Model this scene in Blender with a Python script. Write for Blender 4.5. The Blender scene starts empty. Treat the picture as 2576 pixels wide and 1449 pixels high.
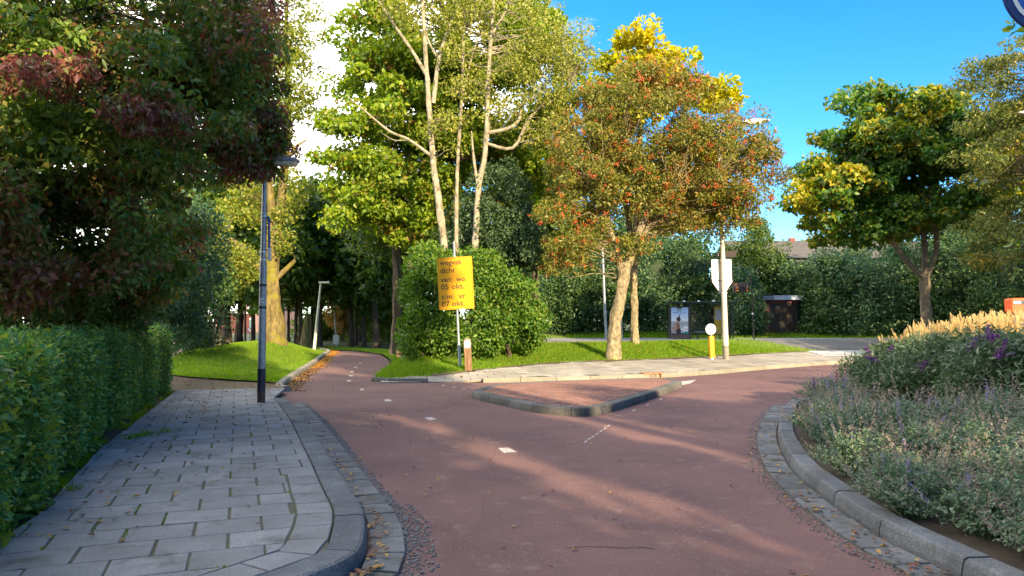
import bpy, bmesh, math, random
import numpy as np
from mathutils import Vector, Matrix, geometry

random.seed(7)
RNG = np.random.default_rng(11)
R = math.radians
scene = bpy.context.scene
COL = scene.collection

# ------------------------------------------------------------------ camera
CAM_H = 1.6
FPX = 1860.0                      # focal length in units of a 2576 px wide frame
TILT = math.atan(83.5 / FPX)
cam_data = bpy.data.cameras.new('camera')
cam_data.sensor_width = 36.0
cam_data.lens = 36.0 * FPX / 2576.0
cam_data.clip_start = 0.05
cam_data.clip_end = 3000.0
cam = bpy.data.objects.new('camera', cam_data)
cam.location = (0, 0, CAM_H)
cam.rotation_euler = (math.pi / 2 + TILT, 0, 0)
COL.objects.link(cam)
scene.camera = cam

# ------------------------------------------------------------------ light
SUN_AZ, SUN_EL = R(25.0), R(20.0)      # sun stands behind the camera, to its right
SUN = Vector((math.sin(SUN_AZ) * math.cos(SUN_EL), -math.cos(SUN_AZ) * math.cos(SUN_EL), math.sin(SUN_EL)))
world = bpy.data.worlds.new('World')
scene.world = world
world.use_nodes = True
wn, wl = world.node_tree.nodes, world.node_tree.links
wn.clear()
w_out = wn.new('ShaderNodeOutputWorld')
w_bg = wn.new('ShaderNodeBackground')
w_bg.inputs['Strength'].default_value = 0.15
w_sky = wn.new('ShaderNodeTexSky')
w_sky.sky_type = 'NISHITA'
w_sky.sun_disc = False
w_sky.sun_elevation = SUN_EL
w_sky.sun_rotation = math.atan2(SUN.x, SUN.y)
w_sky.air_density = 0.85
w_sky.dust_density = 0.3
w_sky.ozone_density = 3.5
# bright north-west cloud bank with wisps, widened west and overhead to add fill light
w_tc = wn.new('ShaderNodeTexCoord')
w_map = wn.new('ShaderNodeMapping')
w_map.inputs['Scale'].default_value = (1.0, 1.0, 2.2)
w_noise = wn.new('ShaderNodeTexNoise')
w_noise.inputs['Scale'].default_value = 2.3
w_noise.inputs['Detail'].default_value = 7.0
w_noise.inputs['Roughness'].default_value = 0.55
w_dot = wn.new('ShaderNodeVectorMath'); w_dot.operation = 'DOT_PRODUCT'
w_dot.inputs[1].default_value = (-0.80, 0.30, 0.45)
w_add = wn.new('ShaderNodeMath'); w_add.operation = 'MULTIPLY_ADD'
w_add.inputs[1].default_value = 1.0
w_ramp = wn.new('ShaderNodeMapRange')
w_ramp.interpolation_type = 'SMOOTHSTEP'
w_ramp.inputs['From Min'].default_value = 0.92
w_ramp.inputs['From Max'].default_value = 1.10
w_mix = wn.new('ShaderNodeMix'); w_mix.data_type = 'RGBA'
w_mix.inputs['B'].default_value = (8.0, 7.8, 7.5, 1)
w_hsv = wn.new('ShaderNodeHueSaturation')
w_hsv.inputs['Saturation'].default_value = 1.30
w_hsv.inputs['Value'].default_value = 0.66
wl.new(w_tc.outputs['Generated'], w_map.inputs['Vector'])
wl.new(w_map.outputs['Vector'], w_noise.inputs['Vector'])
wl.new(w_tc.outputs['Generated'], w_dot.inputs[0])
wl.new(w_dot.outputs['Value'], w_add.inputs[0])
wl.new(w_noise.outputs['Fac'], w_add.inputs[2])
wl.new(w_add.outputs['Value'], w_ramp.inputs['Value'])
wl.new(w_ramp.outputs['Result'], w_mix.inputs['Factor'])
wl.new(w_sky.outputs['Color'], w_hsv.inputs['Color'])
wl.new(w_hsv.outputs['Color'], w_mix.inputs['A'])
wl.new(w_mix.outputs['Result'], w_bg.inputs['Color'])
wl.new(w_bg.outputs['Background'], w_out.inputs['Surface'])

sun_data = bpy.data.lights.new('sun', 'SUN')
sun_data.energy = 3.8
sun_data.angle = R(0.53)
sun_data.color = (1.0, 0.78, 0.47)
sun = bpy.data.objects.new('sun', sun_data)
sun.rotation_euler = SUN.to_track_quat('Z', 'Y').to_euler()
sun.location = SUN * 60
COL.objects.link(sun)

vs = scene.view_settings
vs.view_transform = 'Standard'
vs.look = 'None'
vs.gamma = 1.0
vs.use_curve_mapping = False
vs.exposure = 1.95
scene.render.engine = 'CYCLES'
cy = scene.cycles
cy.max_bounces = 6
cy.diffuse_bounces = 3
cy.glossy_bounces = 3
cy.transmission_bounces = 5
cy.transparent_max_bounces = 8
cy.caustics_reflective = False
cy.caustics_refractive = False
cy.sample_clamp_indirect = 6.0
cy.use_denoising = True

# ------------------------------------------------------------------ survey helpers
CT, ST = math.cos(TILT), math.sin(TILT)
def ray(u, v):
    a = (u - 1288.0) / FPX
    b = (724.5 - v) / FPX
    return a, CT - b * ST, ST + b * CT
def P(u, v, y):                       # the point of a sight line at distance y north of the camera
    a, f, g = ray(u, v)
    return Vector((a * y / f, y, CAM_H + g * y / f))
def G(u, v, z=0.0):                   # where a sight line meets the level z
    a, f, g = ray(u, v)
    t = (z - CAM_H) / g
    return Vector((a * t, f * t, z))
def sstep(a, b, x):
    t = np.clip((np.asarray(x, float) - a) / (b - a), 0, 1)      # also runs downhill when b < a
    return t * t * (3 - 2 * t)

# ------------------------------------------------------------------ terrain
KX = [-30, -5.2, -0.75, 1.2, 3.7, 6.0, 8.1, 10.8, 13.7, 20, 60]
KY = [18.6, 18.9, 19.3, 19.7, 20.7, 22.3, 24.3, 26.6, 28.6, 32.0, 45]
def kerb_y(x):
    return np.interp(x, KX, KY)
SP = [-50, 0.0, 0.25, 3.4, 3.9, 6.6, 9.0, 13.5, 200]
SZ = [0.0, 0.0, 0.10, 0.28, 0.33, 0.74, 0.66, 0.25, 0.25]
LBY = [10, 16, 17.8, 21.7, 27.8, 33.4, 38.2, 41.5, 44, 47, 60]
LBX = [-4.6, -5.2, -5.5, -6.3, -7.4, -8.5, -9.4, -10.6, -12.5, -19, -40]
def T(x, y):
    x = np.asarray(x, float); y = np.asarray(y, float)
    s = y - kerb_y(x)
    z = np.interp(s, SP, SZ) * sstep(-4.6, -2.6, x)
    k = sstep(-0.7, -1.5, x)                       # ramp down to the cycle path where the kerb ends
    z = z * (1 - k + k * sstep(-0.1, 2.2, s))
    lb = np.interp(y, LBY, LBX)                     # edge of the cycle path
    m = 0.68 * np.exp(-(((x + 10.9) / 2.7) ** 2 + ((y - 32.0) / 7.0) ** 2)) * sstep(0.0, 2.0, lb - x)
    w = 0.35 * sstep(28, 42, y) * sstep(2.5, 8.0, lb - x)
    b = 0.50 * sstep(51.5, 60, y) * sstep(-2, 4, x)
    return z + m + w + b
def Tz(x, y):
    return float(T(x, y))
def hit(u, v, off=0.0):               # where a sight line meets the terrain
    a, f, g = ray(u, v)
    ys = np.arange(3.0, 90.0, 0.03)
    t = ys / f
    d = CAM_H + g * t - (T(a * t, ys) + off)
    k = int(np.argmax(d < 0))
    if d[k] >= 0: k = len(ys) - 1
    return Vector((a * t[k], ys[k], Tz(a * t[k], ys[k]) + off))

def spline(pts, n=8):
    pts = [Vector(p) for p in pts]
    out = []
    for i in range(len(pts) - 1):
        p0 = pts[max(i - 1, 0)]; p1 = pts[i]; p2 = pts[i + 1]; p3 = pts[min(i + 2, len(pts) - 1)]
        for k in range(n):
            t = k / n
            out.append(0.5 * ((2 * p1) + (p2 - p0) * t + (2 * p0 - 5 * p1 + 4 * p2 - p3) * t * t + (3 * p1 - p0 - 3 * p2 + p3) * t ** 3))
    out.append(pts[-1].copy())
    return out
def resample(pts, step):
    L = [0.0]
    for a, b in zip(pts, pts[1:]): L.append(L[-1] + (b - a).length)
    n = max(1, round(L[-1] / step))
    A = np.array([list(p) for p in pts])
    q = np.linspace(0, L[-1], n + 1)
    return [Vector((np.interp(t, L, A[:, 0]), np.interp(t, L, A[:, 1]), np.interp(t, L, A[:, 2]))) for t in q]

# ------------------------------------------------------------------ object helpers
def tag(o, label=None, cat=None, group=None, kind=None):
    if label: o['label'] = label
    if cat: o['category'] = cat
    if group: o['group'] = group
    if kind: o['kind'] = kind
    return o
def empty(name, loc=(0, 0, 0), rz=0.0):
    o = bpy.data.objects.new(name, None)
    o.empty_display_size = 0.2
    o.location = loc
    o.rotation_euler = (0, 0, rz)
    COL.objects.link(o)
    return o
def link(name, me, mat=None, parent=None):
    o = bpy.data.objects.new(name, me)
    if mat is not None and not me.materials: me.materials.append(mat)
    if parent is not None: o.parent = parent
    COL.objects.link(o)
    return o
def np_mesh(name, V, F, smooth=False):
    me = bpy.data.meshes.new(name)
    V = np.ascontiguousarray(V, dtype=np.float32); F = np.ascontiguousarray(F, dtype=np.int32)
    k = F.shape[1]
    me.vertices.add(len(V)); me.vertices.foreach_set('co', V.ravel())
    me.loops.add(F.size); me.loops.foreach_set('vertex_index', F.ravel())
    me.polygons.add(len(F))
    me.polygons.foreach_set('loop_start', np.arange(0, F.size, k, dtype=np.int32))
    me.update(calc_edges=True)
    if smooth: me.polygons.foreach_set('use_smooth', np.ones(len(F), dtype=bool))
    return me
class MB:
    def __init__(self): self.v = []; self.f = []
    def add(self, vs, fs):
        o = len(self.v)
        self.v += [tuple(p) for p in vs]
        self.f += [tuple(i + o for i in f) for f in fs]
        return self
    def box(self, c, s, rz=0.0, M=None):
        hx, hy, hz = s[0] / 2, s[1] / 2, s[2] / 2
        vs = [Vector((x, y, z)) for z in (-hz, hz) for x, y in ((-hx, -hy), (hx, -hy), (hx, hy), (-hx, hy))]
        m = Matrix.Rotation(rz, 3, 'Z') if M is None else M
        c = Vector(c)
        return self.add([c + m @ p for p in vs], [(3, 2, 1, 0), (4, 5, 6, 7), (0, 1, 5, 4), (1, 2, 6, 5), (2, 3, 7, 6), (3, 0, 4, 7)])
    def tube(self, pts, rad, n=8, cap=True):
        pts = [Vector(p) for p in pts]
        if not hasattr(rad, '__len__'): rad = [rad] * len(pts)
        rings = []
        d0 = (pts[1] - pts[0]).normalized()
        up = Vector((1, 0, 0)) if abs(d0.x) < 0.8 else Vector((0, 1, 0))
        for i, p in enumerate(pts):
            d = (pts[min(i + 1, len(pts) - 1)] - pts[max(i - 1, 0)]).normalized()
            a = (up - d * up.dot(d)).normalized(); b = d.cross(a)
            up = a
            rings.append([p + (a * math.cos(2 * math.pi * k / n) + b * math.sin(2 * math.pi * k / n)) * rad[i] for k in range(n)])
        vs = [q for r in rings for q in r]
        fs = []
        for i in range(len(pts) - 1):
            for k in range(n):
                k2 = (k + 1) % n
                fs.append((i * n + k, i * n + k2, (i + 1) * n + k2, (i + 1) * n + k))
        if cap:
            fs.append(tuple(reversed(range(n)))); fs.append(tuple((len(pts) - 1) * n + k for k in range(n)))
        return self.add(vs, fs)
    def prism(self, poly, z0, z1, M=None):      # poly: list of xy, extruded along local z; M maps to the place
        n = len(poly)
        vs = [Vector((p[0], p[1], z0)) for p in poly] + [Vector((p[0], p[1], z1)) for p in poly]
        if M is not None: vs = [M @ p for p in vs]
        fs = [tuple(reversed(range(n))), tuple(range(n, 2 * n))] + [(k, (k + 1) % n, n + (k + 1) % n, n + k) for k in range(n)]
        return self.add(vs, fs)
    def mesh(self, name, smooth=False, angle=None):
        me = bpy.data.meshes.new(name)
        me.from_pydata(self.v, [], self.f)
        me.validate()
        if smooth:
            me.polygons.foreach_set('use_smooth', np.ones(len(me.polygons), dtype=bool))
        me.update()
        return me
    def build(self, name, mat, parent=None, smooth=False, bevel=None):
        o = link(name, self.mesh(name, smooth), mat, parent)
        if smooth:
            m = o.modifiers.new('edges', 'EDGE_SPLIT'); m.split_angle = R(38)
        if bevel:
            b = o.modifiers.new('bevel', 'BEVEL'); b.width = bevel; b.segments = 2; b.limit_method = 'ANGLE'; b.angle_limit = R(35)
        return o
UPRIGHT = Matrix(((1, 0, 0, 0), (0, 0, 1, 0), (0, 1, 0, 0), (0, 0, 0, 1)))     # poly xy -> wall plane x z, thickness along +y
def rrect(w, h, r, n=5, cx=0.0, cz=0.0):
    out = []
    for sx, sz, a0 in ((1, 1, 0), (-1, 1, 90), (-1, -1, 180), (1, -1, 270)):
        for k in range(n + 1):
            a = R(a0 + 90 * k / n)
            out.append((cx + sx * (w / 2 - r) + r * math.cos(a), cz + sz * (h / 2 - r) + r * math.sin(a)))
    return out
def circle(r, n=28, cx=0.0, cz=0.0, sy=1.0):
    return [(cx + r * math.cos(2 * math.pi * k / n), cz + sy * r * math.sin(2 * math.pi * k / n)) for k in range(n)]
def text_mesh(body, width, x0, z0, y, size, depth=0.002):
    cu = bpy.data.curves.new('text', 'FONT')
    cu.body = body; cu.size = size; cu.extrude = depth; cu.offset = size * 0.012
    cu.resolution_u = 3
    o = bpy.data.objects.new('text', cu)
    COL.objects.link(o)
    dg = bpy.context.evaluated_depsgraph_get()
    me = bpy.data.meshes.new_from_object(o.evaluated_get(dg))
    bpy.data.objects.remove(o, do_unlink=True)
    n = len(me.vertices)
    c = np.empty(n * 3, np.float32); me.vertices.foreach_get('co', c); c = c.reshape(-1, 3)
    w = c[:, 0].max() - c[:, 0].min()
    k = width / w if width else 1.0
    q = np.stack([x0 + (c[:, 0] - c[:, 0].min()) * k, y - c[:, 2], z0 + c[:, 1]], 1)
    me.vertices.foreach_set('co', q.astype(np.float32).ravel())
    me.update()
    return me
def copy_tree(o, parent=None):
    c = o.copy(); COL.objects.link(c); c.parent = parent
    for ch in list(o.children): copy_tree(ch, c)
    return c
# ------------------------------------------------------------------ materials
def new_mat(name):
    m = bpy.data.materials.new(name); m.use_nodes = True
    nt = m.node_tree
    b = nt.nodes['Principled BSDF']
    return m, nt, b
def node(nt, t, **kw):
    n = nt.nodes.new(t)
    for k, v in kw.items():
        if k in n.inputs: n.inputs[k].default_value = v
        else: setattr(n, k, v)
    return n
def ramp(nt, stops, interp='LINEAR'):
    r = nt.nodes.new('ShaderNodeValToRGB')
    r.color_ramp.interpolation = interp
    e = r.color_ramp.elements
    while len(e) < len(stops): e.new(0.5)
    for el, (p, c) in zip(e, stops):
        el.position = p
        el.color = (c[0], c[1], c[2], 1)
    return r
def plain(name, col, rough=0.5, metal=0.0, noise=0.15, scale=8.0, bump=0.0, spec=0.4):
    m, nt, b = new_mat(name)
    tc = node(nt, 'ShaderNodeTexCoord')
    nz = node(nt, 'ShaderNodeTexNoise', Scale=scale, Detail=5.0)
    nt.links.new(tc.outputs['Object'], nz.inputs['Vector'])
    lo = [c * (1 - noise) for c in col]; hi = [min(1, c * (1 + noise)) for c in col]
    r = ramp(nt, [(0.3, lo), (0.7, hi)])
    nt.links.new(nz.outputs['Fac'], r.inputs['Fac'])
    nt.links.new(r.outputs['Color'], b.inputs['Base Color'])
    b.inputs['Roughness'].default_value = rough
    b.inputs['Metallic'].default_value = metal
    b.inputs['Specular IOR Level'].default_value = spec
    if bump:
        bp = node(nt, 'ShaderNodeBump', Strength=bump, Distance=0.01)
        nt.links.new(nz.outputs['Fac'], bp.inputs['Height'])
        nt.links.new(bp.outputs['Normal'], b.inputs['Normal'])
    return m
def stone(name, cols, grain=120.0, patch=1.2, per_object=0.25, bump=0.35, rough=0.9, dirt=None):
    """mineral surface: fine speckle, soft patches, a tint of its own for each piece"""
    m, nt, b = new_mat(name)
    L = nt.links
    geo = node(nt, 'ShaderNodeNewGeometry')
    n1 = node(nt, 'ShaderNodeTexNoise', Scale=grain, Detail=3.0, Roughness=0.7)
    n2 = node(nt, 'ShaderNodeTexNoise', Scale=patch, Detail=6.0, Roughness=0.6)
    L.new(geo.outputs['Position'], n1.inputs['Vector']); L.new(geo.outputs['Position'], n2.inputs['Vector'])
    r = ramp(nt, [(0.25, cols[0]), (0.5, cols[1]), (0.78, cols[2])])
    mx = node(nt, 'ShaderNodeMath', operation='MULTIPLY_ADD'); mx.inputs[1].default_value = 0.55
    L.new(n1.outputs['Fac'], mx.inputs[0])
    m2 = node(nt, 'ShaderNodeMath', operation='MULTIPLY'); m2.inputs[1].default_value = 0.45
    L.new(n2.outputs['Fac'], m2.inputs[0]); L.new(m2.outputs[0], mx.inputs[2])
    L.new(mx.outputs[0], r.inputs['Fac'])
    oi = node(nt, 'ShaderNodeObjectInfo')
    mr = node(nt, 'ShaderNodeMapRange'); mr.inputs['To Min'].default_value = 1 - per_object; mr.inputs['To Max'].default_value = 1 + per_object
    L.new(oi.outputs['Random'], mr.inputs['Value'])
    hs = node(nt, 'ShaderNodeHueSaturation')
    L.new(mr.outputs['Result'], hs.inputs['Value']); L.new(r.outputs['Color'], hs.inputs['Color'])
    col = hs.outputs['Color']
    if dirt:
        n3 = node(nt, 'ShaderNodeTexNoise', Scale=dirt[1], Detail=8.0, Roughness=0.65)
        L.new(geo.outputs['Position'], n3.inputs['Vector'])
        rr = ramp(nt, [(dirt[2], (0, 0, 0)), (dirt[2] + 0.16, (1, 1, 1))])
        L.new(n3.outputs['Fac'], rr.inputs['Fac'])
        mm = node(nt, 'ShaderNodeMix', data_type='RGBA')
        mm.inputs['B'].default_value = (*dirt[0], 1)
        L.new(rr.outputs['Color'], mm.inputs['Factor']); L.new(col, mm.inputs['A'])
        col = mm.outputs['Result']
    L.new(col, b.inputs['Base Color'])
    b.inputs['Roughness'].default_value = rough
    b.inputs['Specular IOR Level'].default_value = 0.25
    bp = node(nt, 'ShaderNodeBump', Strength=bump, Distance=0.006)
    L.new(n1.outputs['Fac'], bp.inputs['Height']); L.new(bp.outputs['Normal'], b.inputs['Normal'])
    return m
def leaf(name, cols, cols2=None, patch=0.5, thr=0.55, soft=0.12, trans=0.42, rough=0.42, spec=0.35):
    """leaf: each leaf its own hue; cols2 takes over in whole sprays (autumn colour)"""
    m, nt, b = new_mat(name)
    L = nt.links
    geo = node(nt, 'ShaderNodeNewGeometry')
    n = len(cols)
    r = ramp(nt, [((i + 0.5) / n, c) for i, c in enumerate(cols)])
    L.new(geo.outputs['Random Per Island'], r.inputs['Fac'])
    col = r.outputs['Color']
    if cols2:
        n2 = node(nt, 'ShaderNodeTexNoise', Scale=patch, Detail=2.5, Roughness=0.6)
        L.new(geo.outputs['Position'], n2.inputs['Vector'])
        ad = node(nt, 'ShaderNodeMath', operation='MULTIPLY_ADD'); ad.inputs[1].default_value = 0.22
        L.new(geo.outputs['Random Per Island'], ad.inputs[0]); L.new(n2.outputs['Fac'], ad.inputs[2])
        mr = node(nt, 'ShaderNodeMapRange', interpolation_type='SMOOTHSTEP')
        mr.inputs['From Min'].default_value = thr + 0.11 - soft; mr.inputs['From Max'].default_value = thr + 0.11 + soft
        L.new(ad.outputs[0], mr.inputs['Value'])
        wn_ = node(nt, 'ShaderNodeTexWhiteNoise', noise_dimensions='1D')
        L.new(geo.outputs['Random Per Island'], wn_.inputs['W'])
        k = len(cols2)
        r2 = ramp(nt, [((i + 0.5) / k, c) for i, c in enumerate(cols2)])
        L.new(wn_.outputs['Value'], r2.inputs['Fac'])
        mx = node(nt, 'ShaderNodeMix', data_type='RGBA')
        L.new(mr.outputs['Result'], mx.inputs['Factor']); L.new(col, mx.inputs['A']); L.new(r2.outputs['Color'], mx.inputs['B'])
        col = mx.outputs['Result']
    L.new(col, b.inputs['Base Color'])
    b.inputs['Roughness'].default_value = rough
    b.inputs['Specular IOR Level'].default_value = spec
    tr = node(nt, 'ShaderNodeBsdfTranslucent')
    hs = node(nt, 'ShaderNodeHueSaturation', Saturation=1.15, Value=1.5)
    L.new(col, hs.inputs['Color']); L.new(hs.outputs['Color'], tr.inputs['Color'])
    ms = node(nt, 'ShaderNodeMixShader', Fac=trans)
    out = nt.nodes['Material Output']
    L.new(b.outputs['BSDF'], ms.inputs[1]); L.new(tr.outputs['BSDF'], ms.inputs[2]); L.new(ms.outputs[0], out.inputs['Surface'])
    return m
def bark(name, cols, sc=(9, 9, 2.2), bump=0.8, moss=None):
    m, nt, b = new_mat(name)
    L = nt.links
    tc = node(nt, 'ShaderNodeTexCoord')
    mp = node(nt, 'ShaderNodeMapping'); mp.inputs['Scale'].default_value = sc
    L.new(tc.outputs['Object'], mp.inputs['Vector'])
    n1 = node(nt, 'ShaderNodeTexNoise', Scale=1.6, Detail=8.0, Roughness=0.7)
    L.new(mp.outputs['Vector'], n1.inputs['Vector'])
    r = ramp(nt, [(0.3, cols[0]), (0.48, cols[1]), (0.68, cols[2])])
    L.new(n1.outputs['Fac'], r.inputs['Fac'])
    col = r.outputs['Color']
    if moss:
        n2 = node(nt, 'ShaderNodeTexNoise', Scale=1.7, Detail=6.0, Roughness=0.65)
        L.new(tc.outputs['Object'], n2.inputs['Vector'])
        rr = ramp(nt, [(moss[1], (0, 0, 0)), (moss[1] + 0.1, (1, 1, 1))])
        L.new(n2.outputs['Fac'], rr.inputs['Fac'])
        mx = node(nt, 'ShaderNodeMix', data_type='RGBA'); mx.inputs['B'].default_value = (*moss[0], 1)
        L.new(rr.outputs['Color'], mx.inputs['Factor']); L.new(col, mx.inputs['A']); col = mx.outputs['Result']
    L.new(col, b.inputs['Base Color'])
    b.inputs['Roughness'].default_value = 0.9
    b.inputs['Specular IOR Level'].default_value = 0.15
    bp = node(nt, 'ShaderNodeBump', Strength=bump, Distance=0.03)
    L.new(n1.outputs['Fac'], bp.inputs['Height']); L.new(bp.outputs['Normal'], b.inputs['Normal'])
    return m
def glow(name, col, s):
    m, nt, b = new_mat(name)
    b.inputs['Base Color'].default_value = (*col, 1)
    b.inputs['Emission Color'].default_value = (*col, 1)
    b.inputs['Emission Strength'].default_value = s
    return m
def glassmat(name):
    m, nt, b = new_mat(name)
    b.inputs['Base Color'].default_value = (0.06, 0.085, 0.085, 1)
    b.inputs['Roughness'].default_value = 0.06
    b.inputs['Alpha'].default_value = 0.38
    return m

def asphalt_red():
    m, nt, b = new_mat('red_asphalt')
    L = nt.links
    geo = node(nt, 'ShaderNodeNewGeometry')
    pos = geo.outputs['Position']
    n1 = node(nt, 'ShaderNodeTexNoise', Scale=170.0, Detail=2.0, Roughness=0.8)
    n2 = node(nt, 'ShaderNodeTexNoise', Scale=0.55, Detail=7.0, Roughness=0.62)
    n3 = node(nt, 'ShaderNodeTexNoise', Scale=3.2, Detail=9.0, Roughness=0.7)
    vo = node(nt, 'ShaderNodeTexVoronoi', Scale=95.0)
    for n in (n1, n2, n3, vo): L.new(pos, n.inputs['Vector'])
    r1 = ramp(nt, [(0.25, (0.10, 0.054, 0.051)), (0.5, (0.150, 0.080, 0.074)), (0.8, (0.20, 0.112, 0.103))])
    L.new(n1.outputs['Fac'], r1.inputs['Fac'])
    r2 = ramp(nt, [(0.32, (0.72, 0.74, 0.78)), (0.52, (1, 1, 1)), (0.72, (1.24, 1.18, 1.14))])
    L.new(n2.outputs['Fac'], r2.inputs['Fac'])
    mu = node(nt, 'ShaderNodeMix', data_type='RGBA', blend_type='MULTIPLY'); mu.inputs['Factor'].default_value = 1.0
    L.new(r1.outputs['Color'], mu.inputs['A']); L.new(r2.outputs['Color'], mu.inputs['B'])
    # pale dust and scuffs
    r3 = ramp(nt, [(0.56, (0, 0, 0)), (0.76, (0.55, 0.55, 0.55))])
    L.new(n3.outputs['Fac'], r3.inputs['Fac'])
    mx = node(nt, 'ShaderNodeMix', data_type='RGBA'); mx.inputs['B'].default_value = (0.32, 0.225, 0.19, 1)
    L.new(r3.outputs['Color'], mx.inputs['Factor']); L.new(mu.outputs['Result'], mx.inputs['A'])
    # single pale chippings
    wn_ = node(nt, 'ShaderNodeTexWhiteNoise', noise_dimensions='3D')
    L.new(vo.outputs['Position'], wn_.inputs['Vector'])
    gt = node(nt, 'ShaderNodeMath', operation='GREATER_THAN'); gt.inputs[1].default_value = 0.972
    L.new(wn_.outputs['Value'], gt.inputs[0])
    m3 = node(nt, 'ShaderNodeMix', data_type='RGBA'); m3.inputs['B'].default_value = (0.22, 0.15, 0.14, 1)
    L.new(gt.outputs[0], m3.inputs['Factor']); L.new(mx.outputs['Result'], m3.inputs['A'])
    # hairline cracks
    v2 = node(nt, 'ShaderNodeTexVoronoi', Scale=0.33, feature='DISTANCE_TO_EDGE')
    nd = node(nt, 'ShaderNodeMix', data_type='VECTOR'); nd.inputs['Factor'].default_value = 0.12
    L.new(pos, nd.inputs['A']); L.new(n3.outputs['Color'], nd.inputs['B']); L.new(nd.outputs['Result'], v2.inputs['Vector'])
    lt = node(nt, 'ShaderNodeMath', operation='LESS_THAN'); lt.inputs[1].default_value = 0.0016
    L.new(v2.outputs['Distance'], lt.inputs[0])
    m4 = node(nt, 'ShaderNodeMix', data_type='RGBA'); m4.inputs['B'].default_value = (0.07, 0.035, 0.035, 1)
    ml = node(nt, 'ShaderNodeMath', operation='MULTIPLY'); ml.inputs[1].default_value = 0.25
    L.new(lt.outputs[0], ml.inputs[0]); L.new(ml.outputs[0], m4.inputs['Factor']); L.new(m3.outputs['Result'], m4.inputs['A'])
    L.new(m4.outputs['Result'], b.inputs['Base Color'])
    b.inputs['Roughness'].default_value = 0.86
    b.inputs['Specular IOR Level'].default_value = 0.3
    bp = node(nt, 'ShaderNodeBump', Strength=0.55, Distance=0.006)
    L.new(n1.outputs['Fac'], bp.inputs['Height']); L.new(bp.outputs['Normal'], b.inputs['Normal'])
    return m
M = {}
M['red_asphalt'] = asphalt_red()
M['asphalt'] = stone('grey_asphalt', [(0.06, 0.06, 0.058), (0.12, 0.115, 0.105), (0.2, 0.19, 0.17)], grain=90, patch=0.6, per_object=0)
M['tile'] = stone('concrete_tile', [(0.105, 0.106, 0.108), (0.20, 0.201, 0.203), (0.32, 0.32, 0.322)], grain=75, patch=2.4, per_object=0.15, bump=0.6, dirt=((0.115, 0.11, 0.10), 3.1, 0.54))
M['gutter'] = stone('gutter_concrete', [(0.06, 0.061, 0.063), (0.12, 0.122, 0.126), (0.21, 0.212, 0.216)], grain=70, patch=2.4, per_object=0.20, bump=0.6, dirt=((0.07, 0.06, 0.04), 3.6, 0.52))
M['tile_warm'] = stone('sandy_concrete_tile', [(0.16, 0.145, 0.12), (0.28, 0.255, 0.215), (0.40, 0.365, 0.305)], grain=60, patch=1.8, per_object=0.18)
M['kerb'] = stone('kerb_concrete', [(0.04, 0.042, 0.045), (0.112, 0.117, 0.126), (0.28, 0.29, 0.31)], grain=60, patch=3.0, per_object=0.12, bump=0.9, dirt=((0.085, 0.08, 0.06), 3.4, 0.57))
M['kerb_dark'] = stone('dark_kerb_concrete', [(0.04, 0.04, 0.038), (0.10, 0.098, 0.092), (0.25, 0.24, 0.225)], grain=60, patch=1.8, per_object=0.12, bump=0.5)
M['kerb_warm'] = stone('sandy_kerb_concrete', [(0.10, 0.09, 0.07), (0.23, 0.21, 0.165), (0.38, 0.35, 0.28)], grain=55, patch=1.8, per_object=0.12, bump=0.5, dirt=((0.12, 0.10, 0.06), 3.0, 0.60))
M['brick'] = stone('red_paving_brick', [(0.13, 0.075, 0.062), (0.20, 0.105, 0.085), (0.27, 0.155, 0.125)], grain=120, patch=1.5, per_object=0.22)
M['joint'] = stone('mossy_joint', [(0.045, 0.043, 0.032), (0.085, 0.082, 0.055), (0.13, 0.13, 0.075)], grain=40, patch=2.0, per_object=0)
M['soil'] = stone('dark_soil', [(0.022, 0.017, 0.013), (0.045, 0.035, 0.026), (0.085, 0.066, 0.05)], grain=35, patch=2.0, per_object=0, bump=1.0)
M['dirt'] = stone('earth_path', [(0.06, 0.042, 0.025), (0.13, 0.09, 0.052), (0.22, 0.16, 0.095)], grain=22, patch=0.8, per_object=0, dirt=((0.10, 0.12, 0.03), 1.1, 0.58))
M['gravel'] = stone('grey_chippings', [(0.08, 0.078, 0.076), (0.19, 0.185, 0.18), (0.36, 0.35, 0.34)], grain=70, patch=6, per_object=0, bump=1.0)
M['turf'] = stone('turf', [(0.06, 0.085, 0.010), (0.12, 0.17, 0.015), (0.19, 0.25, 0.025)], grain=30, patch=0.9, per_object=0, bump=0.8)
M['meadow'] = stone('rough_ground', [(0.03, 0.04, 0.012), (0.06, 0.08, 0.02), (0.10, 0.115, 0.04)], grain=14, patch=0.4, per_object=0, bump=0.8)
def worn_paint():
    m, nt, b = new_mat('worn_white_paint')
    L = nt.links
    geo = node(nt, 'ShaderNodeNewGeometry')
    n = node(nt, 'ShaderNodeTexNoise', Scale=34.0, Detail=6.0, Roughness=0.75)
    L.new(geo.outputs['Position'], n.inputs['Vector'])
    r = ramp(nt, [(0.43, (0.19, 0.10, 0.09)), (0.52, (0.50, 0.47, 0.44)), (0.72, (0.70, 0.69, 0.66))])
    L.new(n.outputs['Fac'], r.inputs['Fac']); L.new(r.outputs['Color'], b.inputs['Base Color'])
    b.inputs['Roughness'].default_value = 0.75
    return m
M['paint'] = worn_paint()

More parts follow.
